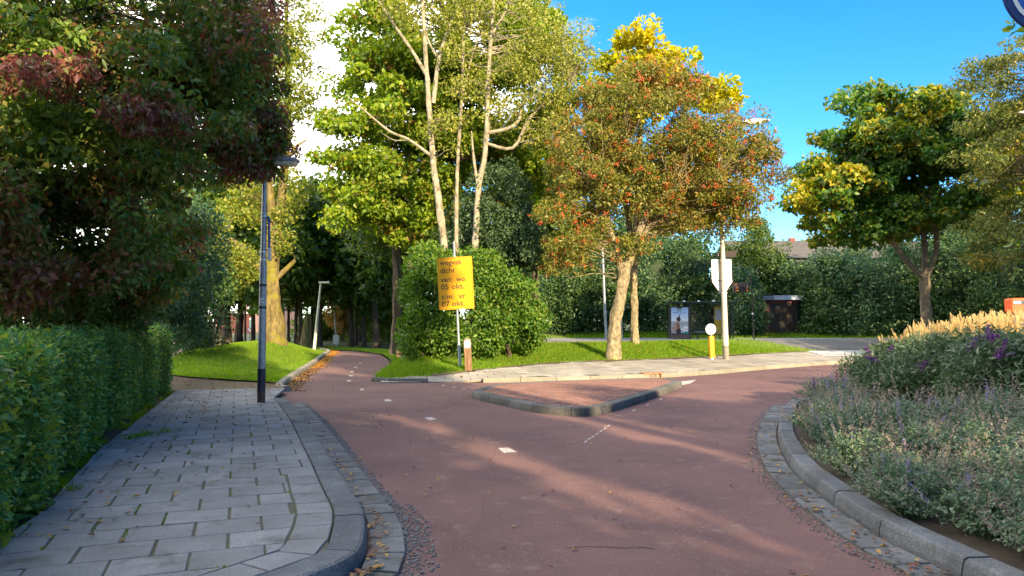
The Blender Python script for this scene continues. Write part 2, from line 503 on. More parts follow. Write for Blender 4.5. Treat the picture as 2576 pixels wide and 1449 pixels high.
M['grass'] = leaf('grass_blades', [(0.085, 0.185, 0.010), (0.125, 0.24, 0.012), (0.17, 0.28, 0.015), (0.24, 0.31, 0.03)], trans=0.5, rough=0.5, spec=0.25)
M['leaf_hedge'] = leaf('hedge_leaves', [(0.065, 0.165, 0.05), (0.10, 0.23, 0.065), (0.145, 0.285, 0.075), (0.20, 0.325, 0.07), (0.31, 0.35, 0.06)], trans=0.35)
M['leaf_red'] = leaf('dogwood_leaves', [(0.065, 0.13, 0.025), (0.11, 0.19, 0.032), (0.165, 0.25, 0.04), (0.25, 0.29, 0.045)],
                     [(0.19, 0.06, 0.05), (0.27, 0.075, 0.06), (0.24, 0.13, 0.055), (0.32, 0.09, 0.065), (0.22, 0.18, 0.05)], patch=0.50, thr=0.535, soft=0.10, trans=0.34)
M['leaf_hazel'] = leaf('hazel_leaves', [(0.05, 0.11, 0.035), (0.08, 0.16, 0.045), (0.12, 0.21, 0.06), (0.18, 0.25, 0.07), (0.17, 0.13, 0.06)], trans=0.35)
M['leaf_redder'] = leaf('crimson_leaves', [(0.16, 0.05, 0.045), (0.22, 0.07, 0.06), (0.27, 0.09, 0.065), (0.22, 0.13, 0.06), (0.16, 0.16, 0.05)], trans=0.34)
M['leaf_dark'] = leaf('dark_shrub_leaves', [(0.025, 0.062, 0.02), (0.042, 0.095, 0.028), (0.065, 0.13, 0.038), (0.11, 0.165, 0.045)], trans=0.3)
M['leaf_blue'] = leaf('blue_green_leaves', [(0.035, 0.09, 0.045), (0.055, 0.125, 0.06), (0.08, 0.16, 0.065), (0.13, 0.185, 0.06)], trans=0.3)
M['leaf_linden'] = leaf('linden_leaves', [(0.10, 0.18, 0.010), (0.15, 0.235, 0.014), (0.205, 0.285, 0.018), (0.265, 0.315, 0.03)],
                        [(0.26, 0.14, 0.03), (0.24, 0.20, 0.03), (0.22, 0.10, 0.03)], patch=1.1, thr=0.66, soft=0.06, trans=0.42)
M['leaf_pale'] = leaf('grey_green_leaves', [(0.17, 0.21, 0.025), (0.23, 0.265, 0.035), (0.29, 0.305, 0.05), (0.33, 0.31, 0.08)], trans=0.4)
M['leaf_yellowgreen'] = leaf('ivy_yellow_green_leaves', [(0.10, 0.15, 0.02), (0.16, 0.21, 0.025), (0.23, 0.26, 0.035), (0.28, 0.27, 0.05)], trans=0.4)
M['leaf_laurel'] = leaf('laurel_leaves', [(0.045, 0.115, 0.014), (0.07, 0.16, 0.018), (0.11, 0.20, 0.022), (0.17, 0.24, 0.035)], trans=0.36, rough=0.45, spec=0.3)
M['leaf_grey'] = leaf('whitebeam_leaves', [(0.045, 0.085, 0.035), (0.065, 0.115, 0.05), (0.095, 0.145, 0.06)], trans=0.3)
M['leaf_berry'] = leaf('cotoneaster_leaves', [(0.095, 0.125, 0.020), (0.145, 0.17, 0.028), (0.205, 0.205, 0.036), (0.27, 0.235, 0.045)],
                       [(0.30, 0.13, 0.03), (0.29, 0.18, 0.035), (0.25, 0.20, 0.035)], patch=0.7, thr=0.63, soft=0.10, trans=0.36)
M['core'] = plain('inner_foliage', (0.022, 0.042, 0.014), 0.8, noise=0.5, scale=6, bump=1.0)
M['berry'] = plain('red_berries', (0.50, 0.095, 0.022), 0.35, noise=0.3, scale=30)
M['leaf_yellow'] = leaf('yellow_maple_leaves', [(0.46, 0.40, 0.010), (0.52, 0.46, 0.012), (0.38, 0.40, 0.015), (0.50, 0.36, 0.010)],
                        [(0.22, 0.30, 0.02), (0.32, 0.36, 0.02)], patch=0.45, thr=0.58, soft=0.12, trans=0.45)
M['leaf_maple'] = leaf('maple_leaves', [(0.035, 0.10, 0.018), (0.055, 0.14, 0.022), (0.085, 0.175, 0.028), (0.13, 0.21, 0.03)],
                       [(0.34, 0.32, 0.02), (0.26, 0.29, 0.02), (0.42, 0.30, 0.02)], patch=0.42, thr=0.60, soft=0.12, trans=0.38)
M['leaf_elm'] = leaf('elm_leaves', [(0.075, 0.105, 0.025), (0.11, 0.145, 0.03), (0.155, 0.18, 0.04), (0.20, 0.20, 0.05)],
                     [(0.36, 0.24, 0.03), (0.28, 0.21, 0.03)], patch=0.7, thr=0.66, soft=0.08, trans=0.38)
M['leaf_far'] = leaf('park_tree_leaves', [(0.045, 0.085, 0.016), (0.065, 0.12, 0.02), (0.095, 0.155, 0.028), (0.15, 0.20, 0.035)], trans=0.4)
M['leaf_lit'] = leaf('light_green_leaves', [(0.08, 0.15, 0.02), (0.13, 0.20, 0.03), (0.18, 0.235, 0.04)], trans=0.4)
M['leaf_brown'] = leaf('brown_autumn_leaves', [(0.26, 0.16, 0.05), (0.33, 0.20, 0.06), (0.24, 0.19, 0.05), (0.38, 0.22, 0.07)], trans=0.4)
M['leaf_catmint'] = leaf('catmint_leaves', [(0.085, 0.15, 0.10), (0.12, 0.19, 0.13), (0.17, 0.235, 0.165), (0.15, 0.22, 0.10), (0.23, 0.27, 0.19)], trans=0.25, rough=0.7, spec=0.15)
M['catmint_dry'] = leaf('faded_flower_spikes', [(0.28, 0.22, 0.19), (0.36, 0.27, 0.25), (0.24, 0.22, 0.15)], trans=0.3, rough=0.8)
M['catmint_flower'] = leaf('violet_flowers', [(0.17, 0.14, 0.38), (0.24, 0.20, 0.46), (0.32, 0.28, 0.50)], trans=0.35, rough=0.7)
M['buddleia_leaf'] = leaf('buddleia_leaves', [(0.04, 0.075, 0.03), (0.06, 0.105, 0.042), (0.085, 0.13, 0.06), (0.15, 0.19, 0.12)], trans=0.3)
M['buddleia_flower'] = leaf('deep_purple_flowers', [(0.11, 0.02, 0.17), (0.17, 0.035, 0.25), (0.22, 0.06, 0.28)], trans=0.3, rough=0.8)
M['plume'] = leaf('straw_plumes', [(0.66, 0.54, 0.30), (0.74, 0.61, 0.37), (0.58, 0.48, 0.26)], trans=0.5, rough=0.8)
M['straw_blade'] = leaf('yellowing_grass_blades', [(0.16, 0.20, 0.05), (0.28, 0.26, 0.08), (0.42, 0.34, 0.13)], trans=0.4)
M['fallen'] = leaf('fallen_leaves', [(0.20, 0.085, 0.04), (0.14, 0.05, 0.035), (0.32, 0.19, 0.06), (0.40, 0.25, 0.05), (0.09, 0.045, 0.03)], trans=0.1, rough=0.7)
M['fallen_gold'] = leaf('fallen_gold_leaves', [(0.50, 0.22, 0.03), (0.42, 0.16, 0.03), (0.55, 0.33, 0.05)], trans=0.15, rough=0.7)

M['bark'] = bark('brown_bark', [(0.055, 0.042, 0.03), (0.12, 0.09, 0.062), (0.2, 0.155, 0.11)])
M['bark_dark'] = bark('dark_bark', [(0.03, 0.025, 0.02), (0.065, 0.052, 0.04), (0.11, 0.09, 0.07)])
M['bark_moss'] = bark('mossy_bark', [(0.045, 0.034, 0.018), (0.13, 0.10, 0.042), (0.24, 0.19, 0.08)], sc=(4, 4, 1.3), moss=((0.17, 0.16, 0.018), 0.52))
M['bark_pale'] = bark('pale_bark', [(0.07, 0.05, 0.032), (0.25, 0.215, 0.15), (0.40, 0.36, 0.27)], sc=(3.5, 3.5, 2.6), bump=0.7)
M['bark_grey'] = bark('grey_bark', [(0.06, 0.048, 0.03), (0.20, 0.165, 0.10), (0.37, 0.31, 0.20)], sc=(7, 7, 4.5), moss=((0.24, 0.22, 0.04), 0.58))
M['bark_smooth'] = bark('smooth_bark', [(0.07, 0.06, 0.042), (0.14, 0.12, 0.085), (0.22, 0.19, 0.14)], sc=(5, 5, 6), bump=0.3)
M['galv'] = plain('galvanised_steel', (0.30, 0.33, 0.36), 0.48, 0.55, 0.25, 22)
M['white_metal'] = plain('white_painted_steel', (0.50, 0.47, 0.39), 0.4, 0.0, 0.16, 7)
M['sign_back'] = plain('bare_aluminium', (0.86, 0.84, 0.82), 0.35, 0.15, 0.05, 6)
M['sign_red'] = plain('red_sign_edge', (0.60, 0.05, 0.03), 0.4)
M['black'] = plain('black_paint', (0.02, 0.021, 0.026), 0.45)
M['navy'] = plain('navy_paint', (0.02, 0.024, 0.045), 0.42, noise=0.4, scale=30)
M['rust'] = plain('rusty_steel', (0.10, 0.065, 0.045), 0.85, noise=0.35, scale=30)
M['lamp_glass'] = plain('lamp_cover', (0.55, 0.55, 0.46), 0.25, noise=0.08)
M['lamp_cap'] = plain('grey_lamp_cap', (0.30, 0.31, 0.33), 0.6, noise=0.35, scale=40)
M['blue'] = plain('blue_enamel', (0.01, 0.11, 0.50), 0.32, noise=0.05)
M['blue_dark'] = plain('dark_blue_enamel', (0.008, 0.03, 0.16), 0.35, noise=0.05)
M['blue_pipe'] = plain('blue_pipe', (0.012, 0.07, 0.30), 0.4, noise=0.1)
M['white'] = plain('white_enamel', (0.80, 0.80, 0.78), 0.4, noise=0.03)
M['sign_yellow'] = plain('yellow_sign_face', (0.56, 0.275, 0.002), 0.45, noise=0.04, scale=3)
M['sign_letter'] = plain('brown_black_lettering', (0.05, 0.03, 0.016), 0.5, noise=0.25, scale=60)
M['sign_line'] = plain('sign_border_line', (0.20, 0.11, 0.02), 0.5)
M['yellow_plastic'] = plain('yellow_plastic', (0.62, 0.25, 0.003), 0.45, noise=0.05)
M['oldwood'] = bark('weathered_wood', [(0.06, 0.036, 0.02), (0.17, 0.10, 0.055), (0.28, 0.19, 0.115)], sc=(14, 14, 1.2), bump=0.7)
M['oldwood_grey'] = bark('grey_weathered_wood', [(0.10, 0.09, 0.075), (0.20, 0.18, 0.15), (0.30, 0.28, 0.235)], sc=(14, 14, 3), bump=0.7)
M['dark_metal'] = plain('dark_bronze_metal', (0.055, 0.045, 0.040), 0.45, 0.3)
M['shelter_metal'] = plain('dark_green_metal', (0.03, 0.042, 0.042), 0.4, 0.3)
M['brown_panel'] = plain('brown_panel', (0.11, 0.075, 0.065), 0.6)
M['glass'] = glassmat('shelter_glass')
M['window'] = plain('window_glass', (0.10, 0.20, 0.26), 0.08, noise=0.1, spec=0.8)
M['amber'] = glow('amber_led', (0.9, 0.30, 0.03), 0.22)
M['house_brick'] = stone('violet_brick', [(0.14, 0.09, 0.085), (0.21, 0.14, 0.135), (0.28, 0.20, 0.19)], grain=9, patch=1, per_object=0)
M['brown_brick'] = stone('red_brick', [(0.12, 0.05, 0.04), (0.19, 0.075, 0.06), (0.25, 0.11, 0.09)], grain=9, patch=1, per_object=0)
M['pebbledash'] = stone('pebbledash', [(0.05, 0.05, 0.05), (0.12, 0.117, 0.115), (0.22, 0.215, 0.21)], grain=9, patch=3, per_object=0, bump=1.0)
M['maroon'] = plain('maroon_boards', (0.10, 0.018, 0.025), 0.6, noise=0.2, scale=3)
M['fence_dark'] = plain('dark_brown_boards', (0.028, 0.020, 0.018), 0.75, noise=0.3, scale=4)
M['roof_tile'] = stone('grey_roof_tiles', [(0.05, 0.046, 0.044), (0.09, 0.082, 0.076), (0.14, 0.13, 0.12)], grain=7, patch=2, per_object=0.15)
M['fascia'] = plain('pale_blue_fascia', (0.33, 0.38, 0.46), 0.5)
M['mail'] = plain('orange_red_enamel', (0.70, 0.09, 0.012), 0.35, noise=0.06)
# ------------------------------------------------------------------ sheets, pieces, runs
def inside(poly, x, y):
    n = len(poly); c = False; j = n - 1
    for i in range(n):
        xi, yi = poly[i][0], poly[i][1]; xj, yj = poly[j][0], poly[j][1]
        if (yi > y) != (yj > y) and x < (xj - xi) * (y - yi) / (yj - yi) + xi: c = not c
        j = i
    return c
def inside_np(poly, X, Y):
    c = np.zeros(X.shape, bool); n = len(poly); j = n - 1
    for i in range(n):
        xi, yi = poly[i][0], poly[i][1]; xj, yj = poly[j][0], poly[j][1]
        with np.errstate(divide='ignore', invalid='ignore'):
            k = ((yi > Y) != (yj > Y)) & (X < (xj - xi) * (Y - yi) / (yj - yi) + xi)
        c ^= k; j = i
    return c
def sheet(name, poly, zf, mat, res=0.5, kind='structure', parent=None):
    poly = [(p[0], p[1]) for p in poly]
    b = []
    for i in range(len(poly)):
        a = Vector(poly[i]); c = Vector(poly[(i + 1) % len(poly)])
        k = max(1, int((c - a).length / res))
        for t in range(k): b.append(a.lerp(c, t / k))
    xs = [p.x for p in b]; ys = [p.y for p in b]
    gx, gy = np.meshgrid(np.arange(min(xs) + res / 2, max(xs), res), np.arange(min(ys) + res / 2, max(ys), res))
    gx = gx.ravel(); gy = gy.ravel()
    k = inside_np(poly, gx, gy)
    pts = b + [Vector((x, y)) for x, y in zip(gx[k], gy[k])]
    edges = [(i, (i + 1) % len(b)) for i in range(len(b))]
    vo, _, fo, *_ = geometry.delaunay_2d_cdt(pts, edges, [], 1, 1e-4)
    V = np.array([[p.x, p.y] for p in vo])
    Z = zf(V[:, 0], V[:, 1])
    F = np.array([f for f in fo])
    # keep faces whose centre lies inside, facing up
    C = V[F].mean(1)
    F = F[inside_np(poly, C[:, 0], C[:, 1])]
    A = V[F]
    ar = (A[:, 1, 0] - A[:, 0, 0]) * (A[:, 2, 1] - A[:, 0, 1]) - (A[:, 1, 1] - A[:, 0, 1]) * (A[:, 2, 0] - A[:, 0, 0])
    F[ar < 0] = F[ar < 0][:, ::-1]
    me = np_mesh(name, np.column_stack([V, Z]), F, True)
    o = link(name, me, mat, parent)
    if kind: o['kind'] = kind
    return o
def clip_rect(region, quad):
    """part of region that lies in the convex quad (counter-clockwise)"""
    out = [Vector((p[0], p[1])) for p in region]
    for i in range(len(quad)):
        a = quad[i]; b = quad[(i + 1) % len(quad)]
        n = Vector((-(b - a).y, (b - a).x))
        src = out; out = []
        for k in range(len(src)):
            p = src[k]; q = src[(k + 1) % len(src)]
            dp = n.dot(p - a); dq = n.dot(q - a)
            if dp >= 0: out.append(p)
            if (dp >= 0) != (dq >= 0): out.append(p.lerp(q, dp / (dp - dq)))
        if len(out) < 3: return []
    res = []
    for p in out:
        if not res or (p - res[-1]).length > 0.008: res.append(p)
    if len(res) > 2 and (res[0] - res[-1]).length < 0.008: res.pop()
    return res if len(res) >= 3 else []
def area(poly):
    return 0.5 * sum(poly[i][0] * poly[(i + 1) % len(poly)][1] - poly[(i + 1) % len(poly)][0] * poly[i][1] for i in range(len(poly)))
def piece(mb, poly, zf, th=0.05, gap=0.004, ch=0.004, tilt=0.0):
    """one paving stone: shrunk by its joint, chamfered top, slightly out of level"""
    c = sum((Vector((p[0], p[1])) for p in poly), Vector((0, 0))) / len(poly)
    def ins(g):
        r = []
        for p in poly:
            d = Vector((p[0], p[1])) - c
            r.append(c + d * max(0.2, 1 - g / max(d.length * 0.72, 0.02)))
        return r
    a = ins(gap); b = ins(gap + ch)
    tx = random.uniform(-tilt, tilt); ty = random.uniform(-tilt, tilt); dz = random.uniform(-tilt, tilt) * 0.12
    def z(p, o): return zf(p.x, p.y) + o + dz + tx * (p.x - c.x) + ty * (p.y - c.y)
    n = len(poly)
    vs = [(p.x, p.y, z(p, -th)) for p in a] + [(p.x, p.y, z(p, -ch)) for p in a] + [(p.x, p.y, z(p, 0)) for p in b]
    fs = [tuple(range(2 * n, 3 * n))]
    for k in range(n):
        k2 = (k + 1) % n
        fs += [(k, k2, n + k2, n + k), (n + k, n + k2, 2 * n + k2, 2 * n + k)]
    mb.add(vs, fs)
def lay(name, parent, polys, zf, mat, limit=300, key=None, **kw):
    """lay stones as single parts; those past the limit are joined"""
    if key: polys = sorted(polys, key=key)
    for p in polys[:limit]:
        mb = MB(); piece(mb, p, zf, **kw)
        mb.build(name, mat, parent)
    if len(polys) > limit:
        mb = MB()
        for p in polys[limit:]: piece(mb, p, zf, **kw)
        tag(mb.build('far_' + name, mat, parent), kind='stuff')
def offset(curve, d):
    out = []
    for i, p in enumerate(curve):
        t = (curve[min(i + 1, len(curve) - 1)] - curve[max(i - 1, 0)]); t.z = 0; t.normalize()
        out.append(Vector((p.x - t.y * d, p.y + t.x * d, p.z)))
    return out
def kerb_run(name, label, curve, width, h, length, mat, zf=None, side=1, cap_h=None, parent=None, closed=False, drop=0.12):
    """row of kerb stones; curve is the road-side foot line, the stones lie to its left (side=1)"""
    root = parent or tag(empty(name), kind='structure')
    if label: root['label'] = label
    pts = resample(curve, length)
    dense = resample(curve, length / 4)
    A = np.array([[p.x, p.y] for p in dense])
    L = np.concatenate([[0], np.cumsum(np.linalg.norm(np.diff(A, axis=0), axis=1))])
    n = max(1, round(L[-1] / length)); step = L[-1] / n
    prof = [(0.0, -drop), (0.0, h * 0.35), (0.012, h - 0.035), (0.022, h - 0.012), (0.045, h), (width - 0.008, h), (width, h - 0.008), (width, -drop)]
    for i in range(n):
        dz = random.uniform(-0.004, 0.004)
        qs = np.linspace(i * step + 0.007, (i + 1) * step - 0.007, 5)
        mb = MB(); vs = []
        for q in qs:
            x = np.interp(q, L, A[:, 0]); y = np.interp(q, L, A[:, 1])
            e = 0.05
            tx = np.interp(q + e, L, A[:, 0]) - np.interp(q - e, L, A[:, 0]); ty = np.interp(q + e, L, A[:, 1]) - np.interp(q - e, L, A[:, 1])
            l = math.hypot(tx, ty); nx, ny = -ty / l * side, tx / l * side
            zb = zf(x, y) if zf else 0.0
            for (o, z) in prof: vs.append((x + nx * o, y + ny * o, zb + z + dz))
        k = len(prof); fs = []
        for a in range(4):
            for b in range(k - 1):
                f = (a * k + b, (a + 1) * k + b, (a + 1) * k + b + 1, a * k + b + 1)
                fs.append(f if side < 0 else f[::-1])
        e0 = tuple(range(k)); e1 = tuple(4 * k + b for b in range(k))
        fs += [e0 if side > 0 else e0[::-1], e1[::-1] if side > 0 else e1]
        mb.add(vs, fs)
        mb.build('kerb_stone', mat, root)
    return root
def band(curve, d0, d1, length):
    """quads of a paving band that follows a curve"""
    pts = resample(curve, length)
    a = offset(pts, d0); b = offset(pts, d1)
    return [[(a[i].x, a[i].y), (a[i + 1].x, a[i + 1].y), (b[i + 1].x, b[i + 1].y), (b[i].x, b[i].y)] if d1 > d0 else
            [(b[i].x, b[i].y), (b[i + 1].x, b[i + 1].y), (a[i + 1].x, a[i + 1].y), (a[i].x, a[i].y)] for i in range(len(pts) - 1)]

# ------------------------------------------------------------------ the ground
gx = np.concatenate([[-900, -400, -180, -90, -60], np.arange(-46, 62, 1.0), [80, 120, 220, 450, 900]])
gy = np.concatenate([[-900, -400, -180, -90, -50], np.arange(-36, 100, 1.0), [115, 140, 200, 350, 700, 1500]])
X, Y = np.meshgrid(gx, gy)
Z = T(np.clip(X, -50, 60), Y) - 0.09
idx = np.arange(X.size).reshape(X.shape)
F = np.stack([idx[:-1, :-1], idx[:-1, 1:], idx[1:, 1:], idx[1:, :-1]], -1).reshape(-1, 4)
tag(link('ground', np_mesh('ground', np.column_stack([X.ravel(), Y.ravel(), Z.ravel()]), F, True), M['meadow']), kind='structure')

# cycle path in red asphalt
lb_pts = [(x, y) for x, y in zip(LBX, LBY) if 17 < y < 48]
path_poly = [(-3.0, -6), (-2.0, 3), (-2.2, 8), (-4.9, 14.5), (-5.3, 17.3)] + lb_pts + [(-26, 49.5), (-26, 45.5), (-12.5, 42.4), (-8.4, 39.6),
            (-6.3, 35.5), (-5.3, 31.5), (-4.6, 28.0), (-4.05, 24.6), (-3.9, 22.6), (-3.6, 21.0), (-3.1, 19.7)] + \
            [(x, float(kerb_y(x)) + 0.10) for x in (-0.75, 1.2, 3.7, 6.0, 8.1, 10.8, 13.7, 20)] + [(32, 35.6), (32, 30), (13, 19.5), (7, 11.5), (3.6, 6), (2.9, 3), (4.2, -1), (6, -6)]
bike_path = sheet('cycle_path', path_poly, lambda x, y: T(x, y) * 0.0 + 0.0, M['red_asphalt'], 0.8)
bike_path['label'] = 'red asphalt cycle path splitting around the traffic island'

# paint on the cycle path: worn lane dashes, each a part
def mark(corners, parent=bike_path, z=0.004, zf=None, name='lane_dash'):
    pts = [G(u, v, z) for u, v in corners]
    if zf: pts = [Vector((p.x, p.y, zf(p.x, p.y) + z)) for p in [hit(u, v) for u, v in corners]]
    mb = MB(); mb.add(pts, [tuple(range(len(pts)))])
    me = mb.mesh(name); 
    if me.polygons[0].normal.z < 0: me.flip_normals()
    return link(name, me, M['paint'], parent)
for cs in [[(1253, 1127), (1280, 1126), (1301, 1137), (1268, 1139)], [(1068, 1050), (1086, 1049), (1098, 1055), (1078, 1057)],
           [(965, 1005), (980, 1004), (987, 1009), (970, 1010)], [(905, 978), (914, 977), (917, 981), (907, 982)],
           [(872, 956), (882, 956), (885, 959), (874, 960)], [(878, 944), (887, 943.5), (888, 946.5), (879, 947)],
           [(881, 934), (889, 933.5), (890, 936), (882, 936.5)], [(890, 923), (898, 922.5), (899, 924.5), (891, 925)], [(903, 913), (910, 912.6), (911, 914.2), (904, 914.6)]]:
    mark(cs)
# thin worn line left of the island's foot and beyond it
for k in range(7):
    t0 = k / 7; t1 = t0 + 0.10
    a = (1532 - 68 * t0, 1069 + 46 * t0); b = (1532 - 68 * t1, 1069 + 46 * t1)
    mark([(a[0], a[1]), (a[0] + 5, a[1]), (b[0] + 5, b[1]), (b[0], b[1])], name='worn_line')
for k in range(3):
    u = 1590 + k * 34; v = 1033 - k * 14
    mark([(u, v), (u + 8, v - 3), (u + 9, v - 1.5), (u + 1, v + 1.5)], name='worn_line')
for k in range(3):
    u = 1110 + k * 26
    mark([(u, 968 + k * 4.4), (u + 10, 969 + k * 4.4), (u + 11, 970 + k * 4.4), (u + 3, 970 + k * 4.4)], name='worn_line')
mark([(1690, 962), (1752, 955), (1738, 964), (1702, 972)], name='white_triangle')
# an open crack across the cycle path
for pts_ in ([(1425, 1377), (1470, 1374), (1520, 1375), (1570, 1378), (1610, 1376), (1645, 1380)], [(2050, 1085), (2010, 1078), (1960, 1074), (1900, 1076)]):
    q = [G(u, v, 0.004) for u, v in pts_]
    mb = MB()
    for a, b in zip(q, q[1:]):
        w_ = random.uniform(0.003, 0.007); mb.add([a + Vector((0, -w_, 0)), b + Vector((0, -w_, 0)), b + Vector((0, w_, 0)), a + Vector((0, w_, 0))], [(0, 1, 2, 3)] if b.x > a.x else [(3, 2, 1, 0)])
    mb.build('crack', M['soil'], bike_path)
# dark oil spots
for (u, v, r) in ():
    c = G(u, v, 0.004)
    mb = MB(); pp = [(c.x + (0.07 + 0.02 * math.sin(3 * a)) * math.cos(a), c.y + (0.05 + 0.02 * math.cos(2 * a)) * math.sin(a), 0.004) for a in np.linspace(0, 6.2, 14)]
    mb.add(pp, [tuple(range(14))]); mb.build('oil_spot', M['navy'], bike_path)

# grey road beyond the lawn
def back_s(x): return np.interp(x, [-5, 0, 6, 10, 12.6, 14, 60], [13, 12.5, 11.0, 8.0, 4.3, 3.5, 3.5])
xr = [-5, -2, 1, 3.7, 6, 8.1, 10, 11.5, 12.6, 14, 17, 20, 30]
road_poly = [(x, float(kerb_y(x) + back_s(x)) - 0.4) for x in xr] + [(45, 45), (45, 46.0), (20, 45.6), (8, 45.2), (-5, 44.5)]
sheet('road', road_poly, lambda x, y: T(x, y) + 0.01, M['asphalt'], 1.0)['label'] = 'grey asphalt road behind the sunlit lawn'
plat = [(-3, 44.9), (8, 45.5), (20, 45.9), (45, 46.3), (45, 52.5), (-3, 52.0)]
platform = sheet('bus_platform', plat, lambda x, y: T(x, y) + 0.15, M['tile'], 1.5)
platform['label'] = 'pale paved bus platform across the road'
kerb_run('road_kerb', 'dark kerb along the far side of the road', [Vector((x, y - 0.12, 0)) for x, y in ((-3, 44.8), (8, 45.4), (20, 45.8), (45, 46.2))], 0.14, 0.17, 1.0, M['kerb_dark'], zf=lambda x, y: Tz(x, y), side=1)
# zebra bars
for k in range(4):
    v = 886 + k * 3.4
    pts = [hit(2035 + 18 * k * 0.6, v), hit(2290, v - 1.5), hit(2290, v + 0.2), hit(2035 + 18 * k * 0.6, v + 1.7)]
    mb = MB(); mb.add([(p.x, p.y, p.z + 0.05) for p in pts], [(3, 2, 1, 0)])
    tag(mb.build('zebra_bar', M['white'], bpy.data.objects['road']))

# left pavement ----------------------------------------------------------------
KH = 0.13
kl = [G(u, v, KH) for u, v in ((905, 1390), (922, 1339), (920, 1279), (885, 1224), (830, 1139), (765, 1044), (722, 1000))]
kl = [Vector((p.x, p.y, 0)) for p in kl]
kl = [Vector((-2.6, 2.6, 0)), Vector((-1.75, 3.55, 0)), Vector((-1.18, 4.35, 0))] + kl
left_kerb = spline(kl, 8)
kerb_run('kerb', 'pale kerb stones curving along the left pavement', left_kerb, 0.24, KH, 0.95, M['kerb'])
inner = offset(left_kerb, 0.25)
cut = [i for i, p in enumerate(inner) if p.y > 7.4][0]
far_y = inner[-1].y
edge = [G(u, v, KH) for u, v in ((-420, 1560), (-40, 1385), (100, 1290), (250, 1130), (445, 981))]
side_poly = [(p.x, p.y) for p in inner] + [(-5.0, 16.4), (edge[-1].x + 0.3, edge[-1].y + 0.1)] + [(p.x, p.y) for p in reversed(edge)] + [(-3.4, 1.6)]
pav = sheet('pavement', side_poly, lambda x, y: x * 0 + KH - 0.010, M['joint'], 0.8)
pav['label'] = 'grey slab pavement between the clipped hedge and the cycle path'
border = band(inner[:cut + 1], 0.0, 0.27, 0.36)
lay('edging_slab', pav, border, lambda x, y: KH, M['tile'], gap=0.006, ch=0.005, tilt=0.012)
inner2 = offset(left_kerb, 0.53)
tile_poly = [(p.x, p.y) for p in inner2[:cut]] + [(p.x, p.y) for p in inner[cut:]] + side_poly[len(inner):-1] + [(-3.2, 2.0)]
fa = R(20.4)
ax = Vector((math.cos(fa), math.sin(fa))); bx = Vector((-math.sin(fa), math.cos(fa)))
tl, tw = 0.45, 0.375
org = Vector((-2.0, 4.0))
polys = []
if area(tile_poly) < 0: tile_poly = tile_poly[::-1]
for r in range(-8, 40):
    for k in range(-16, 10):
        o = org + ax * (tl * (k + (0.5 if r % 2 else 0.0))) + bx * (tw * r)
        g1 = random.uniform(0.0015, 0.007); q = [o + ax * g1, o + ax * (tl - g1), o + ax * (tl - g1) + bx * tw, o + ax * g1 + bx * tw]
        c = clip_rect(tile_poly, q)
        if c and abs(area(c)) > 0.012: polys.append(c if area(c) > 0 else c[::-1])
lay('paving_slab', pav, polys, lambda x, y: KH, M['tile'], key=lambda p: p[0][1], limit=300, gap=0.004, ch=0.005, tilt=0.010)
# gutter of small slabs on the road side of the kerb
gut = band(left_kerb, -0.01, -0.27, 0.34)
groot = tag(empty('gutter'), kind='structure'); groot['label'] = 'row of small slabs at the foot of the left kerb'
lay('gutter_slab', groot, gut, lambda x, y: 0.030, M['gutter'], gap=0.008, ch=0.006, tilt=0.03)

# kerb of the mound lawn on the left
lk = spline([(-5.05, 17.0, 0), (-5.5, 17.9, 0), (-6.25, 21.7, 0), (-7.35, 27.8, 0), (-8.45, 33.4, 0), (-9.35, 38.2, 0), (-10.6, 41.5, 0)], 6)
kerb_run('lawn_kerb', 'leaf littered kerb along the left lawn', lk, 0.18, 0.12, 1.0, M['kerb_warm'])

# raised traffic island --------------------------------------------------------
isl = [(-0.84, 15.45), (-0.6, 14.9), (0.25, 13.25), (0.72, 12.68), (1.12, 12.48), (1.52, 12.75), (2.55, 14.6), (3.95, 17.6), (4.15, 18.35), (3.85, 18.95), (3.1, 18.95), (1.4, 18.35), (-0.25, 17.35), (-0.75, 16.2)]
icurve = spline([Vector((x, y, 0)) for x, y in isl + isl[:1]], 5)
island = tag(empty('traffic_island'), 'triangular raised island with dark kerb stones and red brick paving', 'traffic island')
kerb_run('island', None, icurve, 0.22, 0.145, 0.9, M['kerb_dark'], parent=island)
iin = offset(icurve, 0.21)
ipoly = [(p.x, p.y) for p in iin[:-1]]
sheet('island_bed', ipoly, lambda x, y: x * 0 + 0.130, M['joint'], 0.6, kind=None, parent=island)
ib = []
fa2 = R(-20)
ax2 = Vector((math.cos(fa2), math.sin(fa2))); bx2 = Vector((-math.sin(fa2), math.cos(fa2)))
ip2 = [(p.x, p.y) for p in offset(icurve, 0.235)[:-1]]
if area(ip2) < 0: ip2 = ip2[::-1]
BL, BW = 0.26, 0.13
for r in range(-40, 60):
    for k in range(-25, 30):
        o = Vector((1.3, 15.0)) + ax2 * (BL * (k + (0.5 if r % 2 else 0))) + bx2 * (BW * r)
        if not (-2 < o.x < 5 and 11.5 < o.y < 20): continue
        c = clip_rect(ip2, [o, o + ax2 * BL, o + ax2 * BL + bx2 * BW, o + bx2 * BW])
        if c and abs(area(c)) > 0.004: ib.append(c if area(c) > 0 else c[::-1])
lay('paving_brick', island, ib, lambda x, y: 0.142, M['brick'], key=lambda p: p[0][1], limit=300, gap=0.009, ch=0.006, tilt=0.03, th=0.03)

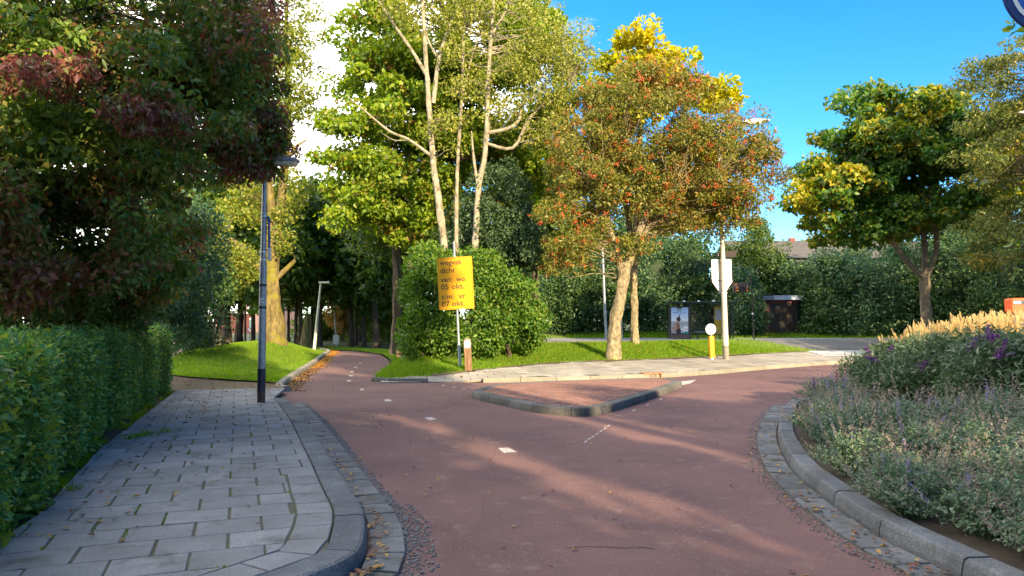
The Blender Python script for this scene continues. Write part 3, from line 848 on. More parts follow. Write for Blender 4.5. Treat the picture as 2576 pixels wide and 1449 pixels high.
# footpath along the sunlit lawn -------------------------------------------------
ck = spline([Vector((x, float(kerb_y(x)), 0)) for x in (-0.75, 1.2, 3.7, 6.0, 8.1, 10.8, 13.7, 17, 20)], 6)
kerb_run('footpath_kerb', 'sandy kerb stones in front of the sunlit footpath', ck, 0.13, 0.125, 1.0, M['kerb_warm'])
fc = spline([Vector((x, float(kerb_y(x)), 0)) for x in (-3.4, -2.0, -0.75, 1.2, 3.7, 6.0, 8.1, 10.8, 13.7, 17, 20)], 8)
fz = lambda x, y: Tz(x, y) + 0.03
def s_back(x): return np.interp(x, [-3.6, -2.4, -1.4, -0.4, 0.6, 1.6, 2.4], [0.45, 0.95, 1.45, 2.15, 2.85, 3.3, 3.42])   # depth of the footpath
fa_ = offset(fc, 0.14); fb_ = [Vector((p.x, p.y + float(s_back(p.x)), 0)) for p in fc if p.x < 2.4] + [p for p in offset(fc, 3.42) if p.x > 2.2 and p.y > 23]
fpoly = [(p.x, p.y) for p in fa_] + [(p.x, p.y) for p in reversed(fb_)]
foot = sheet('footpath', fpoly, lambda x, y: T(x, y) + 0.016, M['joint'], 0.5)
foot['label'] = 'sunlit slab footpath in front of the lawn'
fp = []
for r in range(7):
    d0 = 0.145 + r * 0.467; d1 = d0 + 0.467
    b = band(fc, d0, d1, 0.467)
    if r % 2:
        b = band(offset(fc, 0)[2:], d0, d1, 0.467)
    fp += [q for q in b if q[0][0] < 16.5 and sum(p[1] for p in q) / 4 - float(kerb_y(sum(p[0] for p in q) / 4)) < float(s_back(sum(p[0] for p in q) / 4)) + 0.15]
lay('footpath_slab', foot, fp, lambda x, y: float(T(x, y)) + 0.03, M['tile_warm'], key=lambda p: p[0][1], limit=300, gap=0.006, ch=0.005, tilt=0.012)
# stub of kerb where the footpath starts, and a cut stone beside it
mb = MB()
for (a, b_) in (((-3.75, 19.75), (-3.2, 19.35)), ((-3.18, 19.34), (-2.2, 19.3))):
    kerb_run('stub_kerb', 'short kerb stones at the lawn corner', [Vector((*a, 0)), Vector((*b_, 0))], 0.16, 0.11, 1.2, M['kerb_dark'] if a[0] < -3 else M['kerb_warm'], side=1)
# road gully set into the kerb
gu = hit(1646, 945)
gl = empty('gully', (3.95, float(kerb_y(3.95)) - 0.03, 0), R(24))
tag(gl, 'rusty brown drain box with three slots set into the footpath kerb', 'drain')
mb = MB(); mb.box((0, 0.10, 0.14), (0.62, 0.24, 0.035)); mb.box((-0.285, 0.09, 0.06), (0.05, 0.22, 0.12)); mb.box((0.285, 0.09, 0.06), (0.05, 0.22, 0.12))
for x in (-0.1, 0.1): mb.box((x, 0.02, 0.06), (0.05, 0.06, 0.12))
mb.build('frame', plain('rusty_orange_iron', (0.30, 0.15, 0.08), 0.8, noise=0.3, scale=20), gl)
mb = MB(); mb.box((0, 0.14, 0.06), (0.52, 0.06, 0.118)); mb.build('opening', M['black'], gl)

# lawns ----------------------------------------------------------------------------
lawn_front = [(x, float(kerb_y(x) + s_back(x)) + 0.03) for x in (-3.5, -3.0, -2.4, -1.9, -1.4, -0.9, -0.4, 0.1, 0.6, 1.2, 1.9, 3.7, 6.0, 8.1, 10.8, 12.4)]
lawn_back = [(x, float(kerb_y(x) + back_s(x))) for x in (12.6, 11.5, 10, 8.1, 6, 3.7, 1, -2, -5)]
lawn_poly = [(-3.95, 22.6), (-3.85, 21.2), (-3.7, 20.0)] + lawn_front + [(13.2, float(kerb_y(13.2)) + 3.6)] + lawn_back + [(-6.2, 40), (-11, 46), (-12.3, 42.6), (-8.3, 39.8), (-6.2, 35.5), (-5.2, 31.5), (-4.5, 28), (-4.0, 24.6)]
lawn = sheet('lawn', lawn_poly, lambda x, y: T(x, y) + 0.03, M['turf'], 0.6); lawn['label'] = 'sunlit lawn under the berry tree'
we = [(x, float(kerb_y(x) + s_back(x)) - 0.03) for x in np.linspace(-2.2, 12.3, 30)]
wb = [(x, float(kerb_y(x) + s_back(x)) + 0.19 + 0.16 * math.sin(x * 2.3) + 0.10 * math.sin(x * 5.1 + 1)) for x in np.linspace(12.3, -2.2, 60)]
sheet('worn_edge', we + wb, lambda x, y: T(x, y) + 0.045, M['dirt'], 0.3)['label'] = 'worn earth along the edge of the sunlit lawn'
mound_poly = [(-5.65, 18.0), (-6.4, 18.7), (-7.6, 19.5), (-8.9, 20.4), (-10.0, 21.3), (-11.2, 24), (-12.4, 27.5), (-13.6, 32), (-15, 38), (-17, 45), (-14.0, 44.6), (-12.6, 43.6), (-10.8, 41.3)] + [(p.x - 0.17, p.y) for p in reversed(lk[6:])]
mound_z = lambda x, y: T(x, y) + 0.025 + 0.09 * sstep(22.5, 17.5, y)
mound = sheet('mound_lawn', mound_poly, mound_z, M['turf'], 0.5); mound['label'] = 'grassy mound left of the cycle path'
dirt_poly = [(-4.9, 15.9), (-5.5, 17.6), (-5.9, 19), (-8, 21.5), (-10.5, 24.5), (-12.5, 33), (-15, 44), (-17, 54), (-25, 54), (-20, 42), (-16.5, 33), (-14.2, 26), (-12.0, 20.6), (-9.3, 16.2), (-7.2, 15.4)]
sheet('earth_path', dirt_poly, lambda x, y: T(x, y) + 0.01 + 0.09 * sstep(21, 16.5, y), M['dirt'], 0.8)['label'] = 'brown earth path behind the hedge end'
verge_poly = [(-3, 52.0), (45, 52.5), (45, 62), (-3, 62)]
verge = sheet('verge', verge_poly, lambda x, y: T(x, y) + 0.13, M['turf'], 1.5); verge['label'] = 'shaded grass verge behind the bus platform'

# planting bed ----------------------------------------------------------------------
BKH = 0.15
bk = [G(u, v, BKH) for u, v in ((2500, 1440), (2380, 1385), (2250, 1325), (2150, 1270), (2070, 1215), (2010, 1170), (1975, 1125), (1957, 1080), (1962, 1040), (1990, 1004))]
bk = [Vector((4.4, 0.6, 0)), Vector((3.0, 2.4, 0))] + [Vector((p.x, p.y, 0)) for p in bk] + [Vector((5.9, 14.2, 0)), Vector((7.4, 16.4, 0)), Vector((9.4, 18.6, 0)), Vector((12.5, 21.2, 0)), Vector((17, 23.6, 0))]
bed_kerb = spline(bk, 6)
kerb_run('bed_kerb', 'speckled grey kerb stones curving around the planting bed', bed_kerb, 0.20, BKH, 0.9, M['kerb'], side=-1)
gr2 = tag(empty('bed_gutter'), kind='structure'); gr2['label'] = 'row of slabs at the foot of the planting bed kerb'
lay('gutter_slab', gr2, band(bed_kerb[6:], 0.01, 0.27, 0.36), lambda x, y: 0.030, M['gutter'], gap=0.008, ch=0.006, tilt=0.03)
BK = np.array([[p.x, p.y] for p in bed_kerb])
def bed_d(x, y):
    x = np.asarray(x, float); y = np.asarray(y, float)
    return np.sqrt(((x[..., None] - BK[:, 0]) ** 2 + (y[..., None] - BK[:, 1]) ** 2)).min(-1)
def bedz(x, y): return 0.10 + 0.30 * sstep(0.2, 3.2, bed_d(x, y))
bed_poly = [(p.x, p.y) for p in offset(bed_kerb, -0.19)] + [(22, 20), (16, 4), (9, -2)]
bed = sheet('planting_bed', bed_poly, bedz, M['soil'], 0.35); bed['label'] = 'dark soil of the planting bed'
# ------------------------------------------------------------------ foliage
def leaves_np(C, length, width, rng, droop=0.5, up=0.14, out=None, fold=0.25, var=0.5):
    """C: leaf base points; each leaf a folded four-cornered blade"""
    n = len(C)
    d = rng.normal(size=(n, 3)); d[:, 2] -= droop
    if out is not None: d += out * 0.8
    d /= np.linalg.norm(d, axis=1, keepdims=True)
    nrm = rng.normal(size=(n, 3)); nrm[:, 2] += up * 3
    if out is not None: nrm += out * 0.9
    nrm -= d * (nrm * d).sum(1, keepdims=True)
    nrm /= np.linalg.norm(nrm, axis=1, keepdims=True) + 1e-9
    s = np.cross(d, nrm)
    L = length * (1 + rng.uniform(-var, var, n))[:, None]
    W = width * (1 + rng.uniform(-var, var, n))[:, None]
    b = C; tip = C + d * L
    mid = C + d * L * 0.45
    l = mid + s * W * 0.5 + nrm * W * fold; r = mid - s * W * 0.5 + nrm * W * fold
    V = np.stack([b, r, tip, l], 1).reshape(-1, 3)
    i = np.arange(n)[:, None] * 4
    F = np.concatenate([i + np.array([[0, 1, 2]]), i + np.array([[0, 2, 3]])], 0)
    return V, F
def tri_mesh(name, parts):
    o = 0; VV = []; FF = []
    for V, F in parts:
        VV.append(V); FF.append(F + o); o += len(V)
    return np_mesh(name, np.concatenate(VV), np.concatenate(FF))
def ball(rng, n, r, flat=0.75, shell=0.45):
    v = rng.normal(size=(n, 3)); v /= np.linalg.norm(v, axis=1, keepdims=True)
    q = shell + (1 - shell) * rng.uniform(0, 1, n) ** 0.6
    v *= q[:, None] * r
    v[:, 2] *= flat
    return v
def ell(u, v, y, ru, rv, ry=None):        # an ellipsoid of crown seen around a sight line at distance y
    c = P(u, v, y); k = y / FPX
    return (np.array(c), np.array([ru * k, (ry if ry else ru * k), rv * k]))
def clumps_in(rng, ells, n, inner=0.35):
    w = np.array([np.prod(e[1]) ** (2 / 3) for e in ells]); w /= w.sum()
    out = []
    for k in rng.choice(len(ells), n, p=w):
        c, r = ells[k]
        v = rng.normal(size=3); v /= np.linalg.norm(v)
        q = inner + (1 - inner) * rng.uniform() ** 0.45
        if rng.uniform() < 0.09: q = 1.0 + 0.22 * rng.uniform()        # a spray that outgrows the crown
        out.append(c + v * r * q)
    return np.array(out)
_ico = bmesh.new(); bmesh.ops.create_icosphere(_ico, subdivisions=3, radius=1.0)
ICO_V = np.array([list(v.co) for v in _ico.verts]); ICO_F = np.array([[v.index for v in f.verts] for f in _ico.faces]); _ico.free()
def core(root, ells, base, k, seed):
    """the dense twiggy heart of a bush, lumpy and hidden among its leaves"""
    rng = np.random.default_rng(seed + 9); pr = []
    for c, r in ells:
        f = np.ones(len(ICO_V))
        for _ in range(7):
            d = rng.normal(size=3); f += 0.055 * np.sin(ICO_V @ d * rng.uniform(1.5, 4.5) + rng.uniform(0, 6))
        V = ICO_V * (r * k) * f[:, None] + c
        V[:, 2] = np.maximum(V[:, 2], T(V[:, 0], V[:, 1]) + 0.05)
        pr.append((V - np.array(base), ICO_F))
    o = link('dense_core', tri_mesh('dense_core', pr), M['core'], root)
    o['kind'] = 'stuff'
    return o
def grow_tree(name, label, cat, trunk, ells, lmat, bmat, leaf_len=0.14, leaf_w=None, n_clump=90, per=300, clump_r=0.7, seed=1, limbs=(), group=None,
              twigs=0.7, sides=9, flat=0.7, droop=0.5, inner=0.35, minz=None, flare=1.35, branch_r=0.028, core_k=0.0):
    rng = np.random.default_rng(seed)
    base = Vector(trunk[0][0])
    root = empty(name, base)
    tag(root, label, cat, group)
    def rel(p): return Vector(p) - base
    tp = spline([Vector(t[0]) for t in trunk], 9)
    tr = np.interp(np.linspace(0, 1, len(tp)), np.linspace(0, 1, len(trunk)), [t[1] for t in trunk])
    tr = [r * (1 + (flare - 1) * math.exp(-((p - tp[0]).length / (tr[0] * 2.0)))) * (1 + rng.uniform(-0.03, 0.03)) for r, p in zip(tr, tp)]
    tp2 = [rel(p) for p in tp]; tp2[0] = tp2[0] + Vector((0, 0, -0.12))
    mb = MB(); mb.tube(tp2, tr, sides)
    ph = rng.uniform(0, 6, 6)                       # bark swells and hollows: no trunk is a turned pole
    for i_ in range(len(mb.v)):
        q_ = Vector(mb.v[i_]); ring = min(i_ // sides, len(tp2) - 1); d_ = q_ - tp2[ring]; an = math.atan2(d_.y, d_.x); h_ = tp2[ring].z / max(tr[0], 0.05)
        f_ = 1 + 0.07 * math.sin(3 * an + ph[0] + 0.9 * h_) + 0.06 * math.sin(5 * an + ph[1] - 0.6 * h_) + 0.06 * math.sin(1.7 * h_ + ph[2]) + 0.05 * math.sin(2 * an + 2.9 * h_ + ph[3])
        mb.v[i_] = tuple(tp2[ring] + d_ * f_)
    mb.build('trunk', bmat, root, smooth=True)
    nodes = [(p, r) for p, r in zip(tp, tr)][len(tp) // 3:]
    mb = MB()
    for lm in limbs:
        q = spline([Vector(t[0]) for t in lm], 4)
        rr = list(np.interp(np.linspace(0, 1, len(q)), np.linspace(0, 1, len(lm)), [t[1] for t in lm]))
        mb.tube([rel(p) for p in q], rr, 7)
        nodes += list(zip(q, rr))[2:]
    cl = clumps_in(rng, ells, n_clump, inner)
    if minz is not None: cl = cl[cl[:, 2] > minz]
    NA = np.array([list(p) for p, r in nodes])
    for c in cl:
        if rng.uniform() > twigs: continue
        d = np.linalg.norm(NA - c, axis=1) + np.maximum(0, NA[:, 2] - c[2] + 0.2) * 1.5
        k = int(np.argmin(d)); a = nodes[k][0]; e = Vector(c); ln = (e - a).length; r0 = min(nodes[k][1] * 0.5, branch_r * min(1.0, 0.35 + ln * 0.28))
        w = lambda: Vector(rng.normal(0, 0.085, 3)) * ln
        q1 = a.lerp(e, 0.28) + w() + Vector((0, 0, 0.05 * ln)); q2 = a.lerp(e, 0.55) + w() + Vector((0, 0, 0.06 * ln)); q3 = a.lerp(e, 0.8) + w()
        mb.tube([rel(a), rel(q1), rel(q2), rel(q3), rel(e)], [r0, r0 * 0.7, r0 * 0.45, r0 * 0.28, 0.004], 4, cap=False)
    if mb.v: mb.build('branches', bmat, root, smooth=True)
    parts = []
    bx = np.array(base)
    for c in cl:
        m = int(per * rng.uniform(0.55, 1.45))
        r = clump_r * rng.uniform(0.6, 1.35)
        off = ball(rng, m, r, flat)
        o = off / (np.linalg.norm(off, axis=1, keepdims=True) + 1e-6)
        parts.append(leaves_np(c - bx + off, leaf_len, leaf_w or leaf_len * 0.62, rng, droop=droop, out=o * 0.7))
    fol = link('crown', tri_mesh('crown', parts), lmat, root)
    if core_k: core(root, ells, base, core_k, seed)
    return root, cl, fol
def shrub(name, label, base, ells, lmat, leaf_len, n_clump, per, clump_r, seed, stems=5, group=None, cat='shrub', flat=0.85, droop=0.2, inner=0.45, bmat=None, floor=True, core_k=0.45, wid=0.55):
    rng = np.random.default_rng(seed)
    base = Vector(base)
    root = tag(empty(name, base), label, cat, group)
    cl = clumps_in(rng, ells, n_clump, inner)
    if floor: cl[:, 2] = np.maximum(cl[:, 2], T(cl[:, 0], cl[:, 1]) + clump_r * 0.35)
    mb = MB()
    for k in range(stems):
        c = Vector(cl[int(rng.integers(len(cl)))]) - base
        a = Vector((rng.uniform(-.25, .25), rng.uniform(-.25, .25), -0.05))
        mb.tube([a, a.lerp(c, 0.5) + Vector((0, 0, 0.2)), c], [0.045, 0.03, 0.008], 5, cap=False)
    mb.build('stem', bmat or M['bark_dark'], root, smooth=True)
    parts = []; bx = np.array(base)
    for c in cl:
        off = ball(rng, int(per * rng.uniform(0.6, 1.4)), clump_r * rng.uniform(0.65, 1.3), flat)
        o = off / (np.linalg.norm(off, axis=1, keepdims=True) + 1e-6)
        V, F = leaves_np(c - bx + off, leaf_len, leaf_len * wid, rng, droop=droop, out=o * 0.8)
        parts.append((V, F))
    link('foliage', tri_mesh('foliage', parts), lmat, root)
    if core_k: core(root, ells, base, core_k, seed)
    return root
def grass(parent, poly, zf, n, h, seed, mat, wid=0.012, dens=None):
    rng = np.random.default_rng(seed)
    A = np.array(poly); lo = A.min(0); hi = A.max(0)
    Pp = []
    got = 0
    while got < n:
        q = rng.uniform(lo, hi, (n * 2, 2))
        q = q[inside_np(poly, q[:, 0], q[:, 1])]
        if dens is not None: q = q[rng.uniform(0, 1, len(q)) < dens(q[:, 0], q[:, 1])]
        Pp.append(q); got += len(q)
        if got == 0: break
    q = np.concatenate(Pp)[:n]
    z = zf(q[:, 0], q[:, 1])
    b = np.column_stack([q, z - 0.01])
    a = rng.uniform(0, 2 * np.pi, n)
    s = np.column_stack([np.cos(a), np.sin(a), np.zeros(n)]) * wid
    lean = rng.normal(size=(n, 3)) * 0.35; lean[:, 2] = 1
    hh = h * (0.5 + rng.uniform(0, 1, n) ** 1.5 * 0.9)
    V = np.stack([b - s, b + s, b + lean * hh[:, None]], 1).reshape(-1, 3)
    F = np.arange(n * 3).reshape(-1, 3)
    o = link('grass', np_mesh('grass', V, F), mat, parent)
    o['kind'] = 'stuff'
    return o
def litter(name, label, spots, size, mat, seed, zf):
    rng = np.random.default_rng(seed)
    C = np.array([[x, y, zf(x, y) + 0.012] for x, y in spots])
    n = len(C)
    a = rng.uniform(0, 2 * np.pi, n)
    d = np.column_stack([np.cos(a), np.sin(a), rng.uniform(-0.05, 0.25, n)]); s = np.column_stack([-np.sin(a), np.cos(a), rng.uniform(-0.2, 0.2, n)])
    L = (size * rng.uniform(0.6, 1.4, n))[:, None]
    lift = np.array([[0, 0, 1.0]]) * L * rng.uniform(0.05, 0.3, n)[:, None]
    V = np.stack([C - d * L / 2, C + s * L * 0.32 + lift, C + d * L / 2 + lift * 0.3, C - s * L * 0.32 + lift], 1).reshape(-1, 3)
    i = np.arange(n)[:, None] * 4
    F = np.concatenate([i + np.array([[0, 2, 1]]), i + np.array([[0, 3, 2]])], 0)
    o = link(name, np_mesh(name, V, F), mat)
    return tag(o, label, 'fallen leaves', kind='stuff')

# grass on the lawns
def wear(x, y): return np.clip(0.25 + 1.4 * sstep(0.0, 1.1, y - kerb_y(x) - s_back(x)), 0, 1)
LAWN_F = [p for p in lawn_poly]
grass(lawn, lawn_poly, lambda x, y: T(x, y) + 0.03, 120000, 0.085, 3, M['grass'], 0.013, dens=lambda x, y: np.where((y < 31) & (y - kerb_y(x) < 8.5), wear(x, y), 0.12))
grass(mound, mound_poly, mound_z, 70000, 0.065, 4, M['grass'], 0.011, dens=lambda x, y: np.where(y < 36, 1.0, 0.2))
grass(verge, [(4, 52.6), (44, 52.8), (44, 57), (4, 57)], lambda x, y: T(x, y) + 0.13, 26000, 0.16, 5, M['grass'], 0.03)
# ------------------------------------------------------------------ clipped hedge
def on(p, dz=0.0):
    p = Vector(p); return Vector((p.x, p.y, Tz(p.x, p.y) + dz))
hedge_line = spline([(-2.0, 1.5, 0), (-3.05, 4.0, 0), (-3.88, 5.9, 0), (-4.98, 8.6, 0), (-6.32, 12.2, 0), (-7.5, 16.1, 0)], 8)
hroot = tag(empty('hedge', (-5.2, 9.0, 0.0)), 'long waist high clipped green hedge beside the grey pavement', 'hedge')
rng = np.random.default_rng(5)
HP = resample(hedge_line, 0.1)
HC = np.array([[p.x, p.y] for p in HP]); HT = np.gradient(HC, axis=0); HT /= np.linalg.norm(HT, axis=1, keepdims=True)
HN = np.column_stack([-HT[:, 1], HT[:, 0]])          # to the left, away from the pavement
n = 95000
k = rng.integers(0, len(HC), n)
near = rng.uniform(0, 1, n) < 0.5
k = np.where(near, (rng.uniform(0, 1, n) ** 1.6 * (len(HC) - 1)).astype(int), k)
face = rng.choice(3, n, p=[0.60, 0.32, 0.08])         # pavement side, top, far end
wv = rng.uniform(0, 1, n)
th = 1.15; hh = 1.33
bul = 0.07 * np.sin(k * 0.23) + 0.05 * np.sin(k * 0.61 + 1.0)
d = np.where(face == 0, rng.normal(0.0, 0.05, n) + bul, wv * th)
z = np.where(face == 0, 0.05 + wv * hh, hh + 0.04 + rng.normal(0, 0.045, n) + 0.04 * np.sin(k * 0.31))
d += np.where(face == 0, 0.10 * np.maximum(0, z - 1.15), 0) + np.where(face == 0, 0.12 * np.maximum(0, 0.35 - z), 0)
e = face == 2
k = np.where(e, len(HC) - 1, k); z = np.where(e, rng.uniform(0.05, hh, n), z)
C = np.column_stack([HC[k] + HN[k] * d[:, None], z])
C[e, :2] += HT[-1] * rng.normal(0, 0.06, e.sum())[:, None]
out = np.where((face == 0)[:, None], np.column_stack([-HN[k], np.full(n, 0.35)]), np.array([[0, 0, 1.0]]))
V, F = leaves_np(C - np.array([-5.2, 9.0, 0]), 0.062, 0.036, rng, droop=0.3, out=out, up=0.2)
link('foliage', np_mesh('foliage', V, F), M['leaf_hedge'], hroot)
mb = MB()                                            # dense twiggy core
for i in range(0, len(HP) - 1, 4):
    j = min(i + 4, len(HP) - 1)
    a0 = HC[i] + HN[i] * 0.14; a1 = HC[i] + HN[i] * (th - 0.1); b0 = HC[j] + HN[j] * 0.14; b1 = HC[j] + HN[j] * (th - 0.1)
    o = np.array([-5.2, 9.0])
    vs = [(*(q - o), zz) for zz in (0.12, hh - 0.12) for q in (a0, a1, b1, b0)]
    mb.add(vs, [(4, 7, 6, 5), (0, 4, 5, 1), (1, 5, 6, 2), (2, 6, 7, 3), (3, 7, 4, 0)])
mb.build('twig_core', M['bark_dark'], hroot)
mb = MB()
for i in range(2, len(HP), 4):
    for _ in range(2):
        q = HC[i] + HN[i] * random.uniform(0.1, 0.9) - np.array([-5.2, 9.0])
        mb.tube([(q[0], q[1], -0.05), (q[0] + random.uniform(-.08, .08), q[1] + random.uniform(-.08, .08), 0.4)], [0.016, 0.010], 5, cap=False)
mb.build('stem', M['bark_dark'], hroot)
# strip of bare soil under the hedge
hs0 = [(p.x, p.y) for p in offset(hedge_line, -0.42)]; hs1 = [(p.x, p.y) for p in offset(hedge_line, 1.9)]
sheet('hedge_soil', hs0 + hs1[::-1], lambda x, y: x * 0 + 0.075, M['soil'], 0.6)['label'] = 'bare soil under the clipped hedge'
grass(bpy.data.objects['hedge_soil'], [(-4.05, 4.1), (-3.2, 4.6), (-3.45, 5.2), (-4.2, 5.0)], lambda x, y: x * 0 + 0.08, 2500, 0.16, 9, M['grass'], 0.008)
es = [(edge[i].x, edge[i].y) for i in range(1, 5)]
strip = es + [(x - 0.22, y - 0.08) for x, y in reversed(es)]
grass(bpy.data.objects['hedge_soil'], strip, lambda x, y: x * 0 + 0.08, 2600, 0.07, 10, M['grass'], 0.007, dens=lambda x, y: (np.sin(x * 5) * np.sin(y * 3.3) > 0.1) * 1.0)
# weeds in the slab joints
jt = []
for p in random.sample(polys, 60):
    a, b = Vector(p[0]), Vector(p[-1])
    if b.y < 12:
        for t in np.linspace(0.1, 0.9, 5): jt.append(a.lerp(b, float(t)))
wv_, wf_ = [], []
rw = np.random.default_rng(8)
CW = np.repeat(np.array([[p.x, p.y, KH - 0.012] for p in jt]), 5, 0) + rw.normal(0, 0.008, (len(jt) * 5, 3)) * np.array([1, 1, 0])
V, F = leaves_np(CW, 0.022, 0.010, rw, droop=-1.2)
tag(link('joint_moss', np_mesh('joint_moss', V, F), M['grass'], pav), kind='stuff')
tuft = []
for (u, v) in ((180, 1235), (372, 1096), (350, 1100), (330, 1105), (420, 1088)):
    c = G(u, v, KH)
    tuft += [(c.x + random.gauss(0, 0.05), c.y + random.gauss(0, 0.04), KH) for _ in range(70)]
V, F = leaves_np(np.array(tuft), 0.07, 0.007, rw, droop=-2.0)
tag(link('weed_tuft', np_mesh('weed_tuft', V, F), M['grass'], pav), kind='stuff')

# ------------------------------------------------------------------ trees on the left
t0 = Vector((-8.6, 10.8, 0))
grow_tree('dogwood_tree', 'broad tree with reddening leaves overhanging the clipped hedge and lamp', 'tree',
          [(t0, 0.19), (t0 + Vector((0.1, 0.1, 1.8)), 0.16), (t0 + Vector((0.5, 0.2, 3.6)), 0.13), (t0 + Vector((0.9, 0.3, 6.0)), 0.08)],
          [ell(250, 230, 10.5, 370, 310, 2.2), ell(560, 330, 12.8, 110, 100, 1.3), ell(120, 520, 9.5, 270, 230, 1.5), ell(540, 130, 12.8, 90, 140, 1.5),
           ell(330, 600, 12, 140, 130, 1.4), ell(400, 40, 11, 270, 150, 2.0), ell(130, 240, 12.5, 200, 120, 1.0), ell(655, 390, 13.3, 62, 42, 0.6), ell(670, 250, 13.2, 55, 60, 0.7)],
          M['leaf_red'], M['bark_dark'], leaf_len=0.105, leaf_w=0.062, n_clump=320, per=260, clump_r=0.42, seed=21, twigs=0.9, droop=1.0, flat=0.6, inner=0.3)
dog = bpy.data.objects['dogwood_tree']
rq = np.random.default_rng(23); pr = []; mb = MB()
for e_, n_ in ((ell(668, 310, 13.3, 50, 45, 0.5), 15), (ell(686, 372, 13.5, 36, 20, 0.4), 8), (ell(672, 408, 13.3, 16, 8, 0.25), 2), (ell(640, 250, 13.2, 50, 50, 0.6), 12), (ell(600, 420, 13.0, 60, 40, 0.6), 12), (ell(380, 300, 9.2, 90, 40, 0.5), 12), (ell(110, 200, 8.4, 120, 40, 0.5), 12), (ell(640, 20, 12.8, 60, 25, 0.5), 8)):
    for c in clumps_in(rq, [e_], n_, 0.2):
        off = ball(rq, 90, 0.27 * rq.uniform(0.7, 1.3), 0.55)
        pr.append(leaves_np(c - np.array(t0) + off, 0.09, 0.05, rq, droop=1.2))
    a_ = Vector(e_[0]) - t0
    s_ = a_ + Vector((-2.0, 0.2, -0.1)) if a_.x > 2.5 else a_ + Vector((-0.8, 0.9, -0.2))
    mb.tube([s_, s_.lerp(a_, 0.5) + Vector((0, 0, 0.12)), a_], [0.03, 0.02, 0.006], 5, cap=False)
link('red_spray', tri_mesh('red_spray', pr), M['leaf_redder'], dog)
tag(mb.build('spray_branch', M['bark_dark'], dog, smooth=True), kind='stuff')
shrub('hazel_shrub', 'dark broad leaved shrub rising behind the near end of the hedge', (-7.8, 11.2, 0),
      [ell(40, 650, 10.9, 230, 180, 1.0), ell(200, 750, 12.8, 160, 105, 0.9)], M['leaf_hazel'], 0.11, 95, 190, 0.42, 31, cat='shrub', core_k=0)
shrub('holly_shrub', 'dense dark green shrub behind the far end of the hedge', (-9.4, 17.6, 0),
      [ell(325, 740, 17.0, 105, 110, 1.0), ell(395, 650, 18.2, 55, 110, 1.0)], M['leaf_blue'], 0.10, 70, 190, 0.42, 32)
shrub('evergreen_shrub', 'blue green evergreen shrub left of the earth path', on((-9.9, 20.5)),
      [ell(470, 620, 20.5, 80, 120, 1.2), ell(430, 780, 20.0, 70, 90, 1.1)], M['leaf_blue'], 0.12, 60, 170, 0.5, 33)
shrub('understory_bush', 'shadowy bush between the evergreen shrub and the earth path', on((-13.0, 27.0)),
      [ell(490, 760, 27, 70, 110, 1.6), ell(440, 700, 28, 80, 140, 1.6)], M['leaf_dark'], 0.16, 55, 170, 0.7, 34)
shrub('path_bush', 'low yellow green bush catching the sun beside the earth path', on((-12.6, 30.0)),
      [ell(500, 856, 30, 34, 26, 0.8)], M['leaf_yellowgreen'], 0.12, 22, 150, 0.35, 35, core_k=0)
shrub('field_maple', 'sunlit yellow green bush left of the mossy trunk', on((-11.8, 29.0)),
      [ell(585, 668, 29, 55, 45, 1.0), ell(545, 690, 29.5, 50, 50, 1.0), ell(530, 610, 30, 50, 50, 1.0)], M['leaf_yellowgreen'], 0.13, 70, 130, 0.45, 36, cat='small tree', floor=False, core_k=0)

yb = 32.0
b0 = on(P(692, 866, yb))
grow_tree('mossy_tree', 'tall forked tree with sunlit mossy trunk on the grass mound', 'tree',
          [(b0, 0.37), (P(688, 800, yb), 0.335), (P(685, 730, yb), 0.315), (P(683, 655, yb), 0.27), (P(690, 600, yb), 0.20), (P(696, 560, yb), 0.14)],
          [ell(700, 40, 32, 120, 120, 2.0), ell(640, 130, 32.5, 80, 110, 1.6), ell(735, 210, 31, 60, 150, 1.4), ell(650, 470, 33, 60, 60, 1.0), ell(610, 520, 32.5, 50, 50, 1.0), ell(750, 460, 32, 36, 50, 0.8), ell(688, 610, 31.5, 36, 46, 0.4), ell(715, 520, 31.6, 30, 40, 0.4), ell(700, 300, 32, 60, 120, 1.2)],
          M['leaf_yellowgreen'], M['bark_moss'], leaf_len=0.15, n_clump=300, per=60, clump_r=0.55, seed=41, twigs=0.95, sides=14, flare=1.5,
          limbs=[[(P(682, 690, yb), 0.20), (P(680, 620, yb), 0.19), (P(684, 540, yb), 0.17), (P(674, 430, yb), 0.14), (P(664, 300, yb), 0.10), (P(655, 130, yb), 0.05)],
                 [(P(687, 690, yb), 0.24), (P(694, 610, yb), 0.22), (P(706, 530, yb), 0.20), (P(718, 400, yb), 0.18), (P(724, 250, yb), 0.14), (P(720, 60, yb), 0.08), (P(728, -80, yb), 0.04)],
                 [(P(680, 700, yb), 0.17), (P(640, 660, yb - 0.4), 0.14), (P(600, 615, yb - 0.8), 0.11), (P(552, 588, yb - 1), 0.06)],
                 [(P(695, 700, yb), 0.13), (P(725, 672, yb), 0.10), (P(742, 655, yb), 0.08)],
                 [(P(716, 410, yb), 0.10), (P(745, 370, yb), 0.07), (P(775, 350, yb), 0.03)],
                 [(P(720, 320, yb), 0.10), (P(690, 270, yb), 0.07), (P(640, 235, yb), 0.03)]])
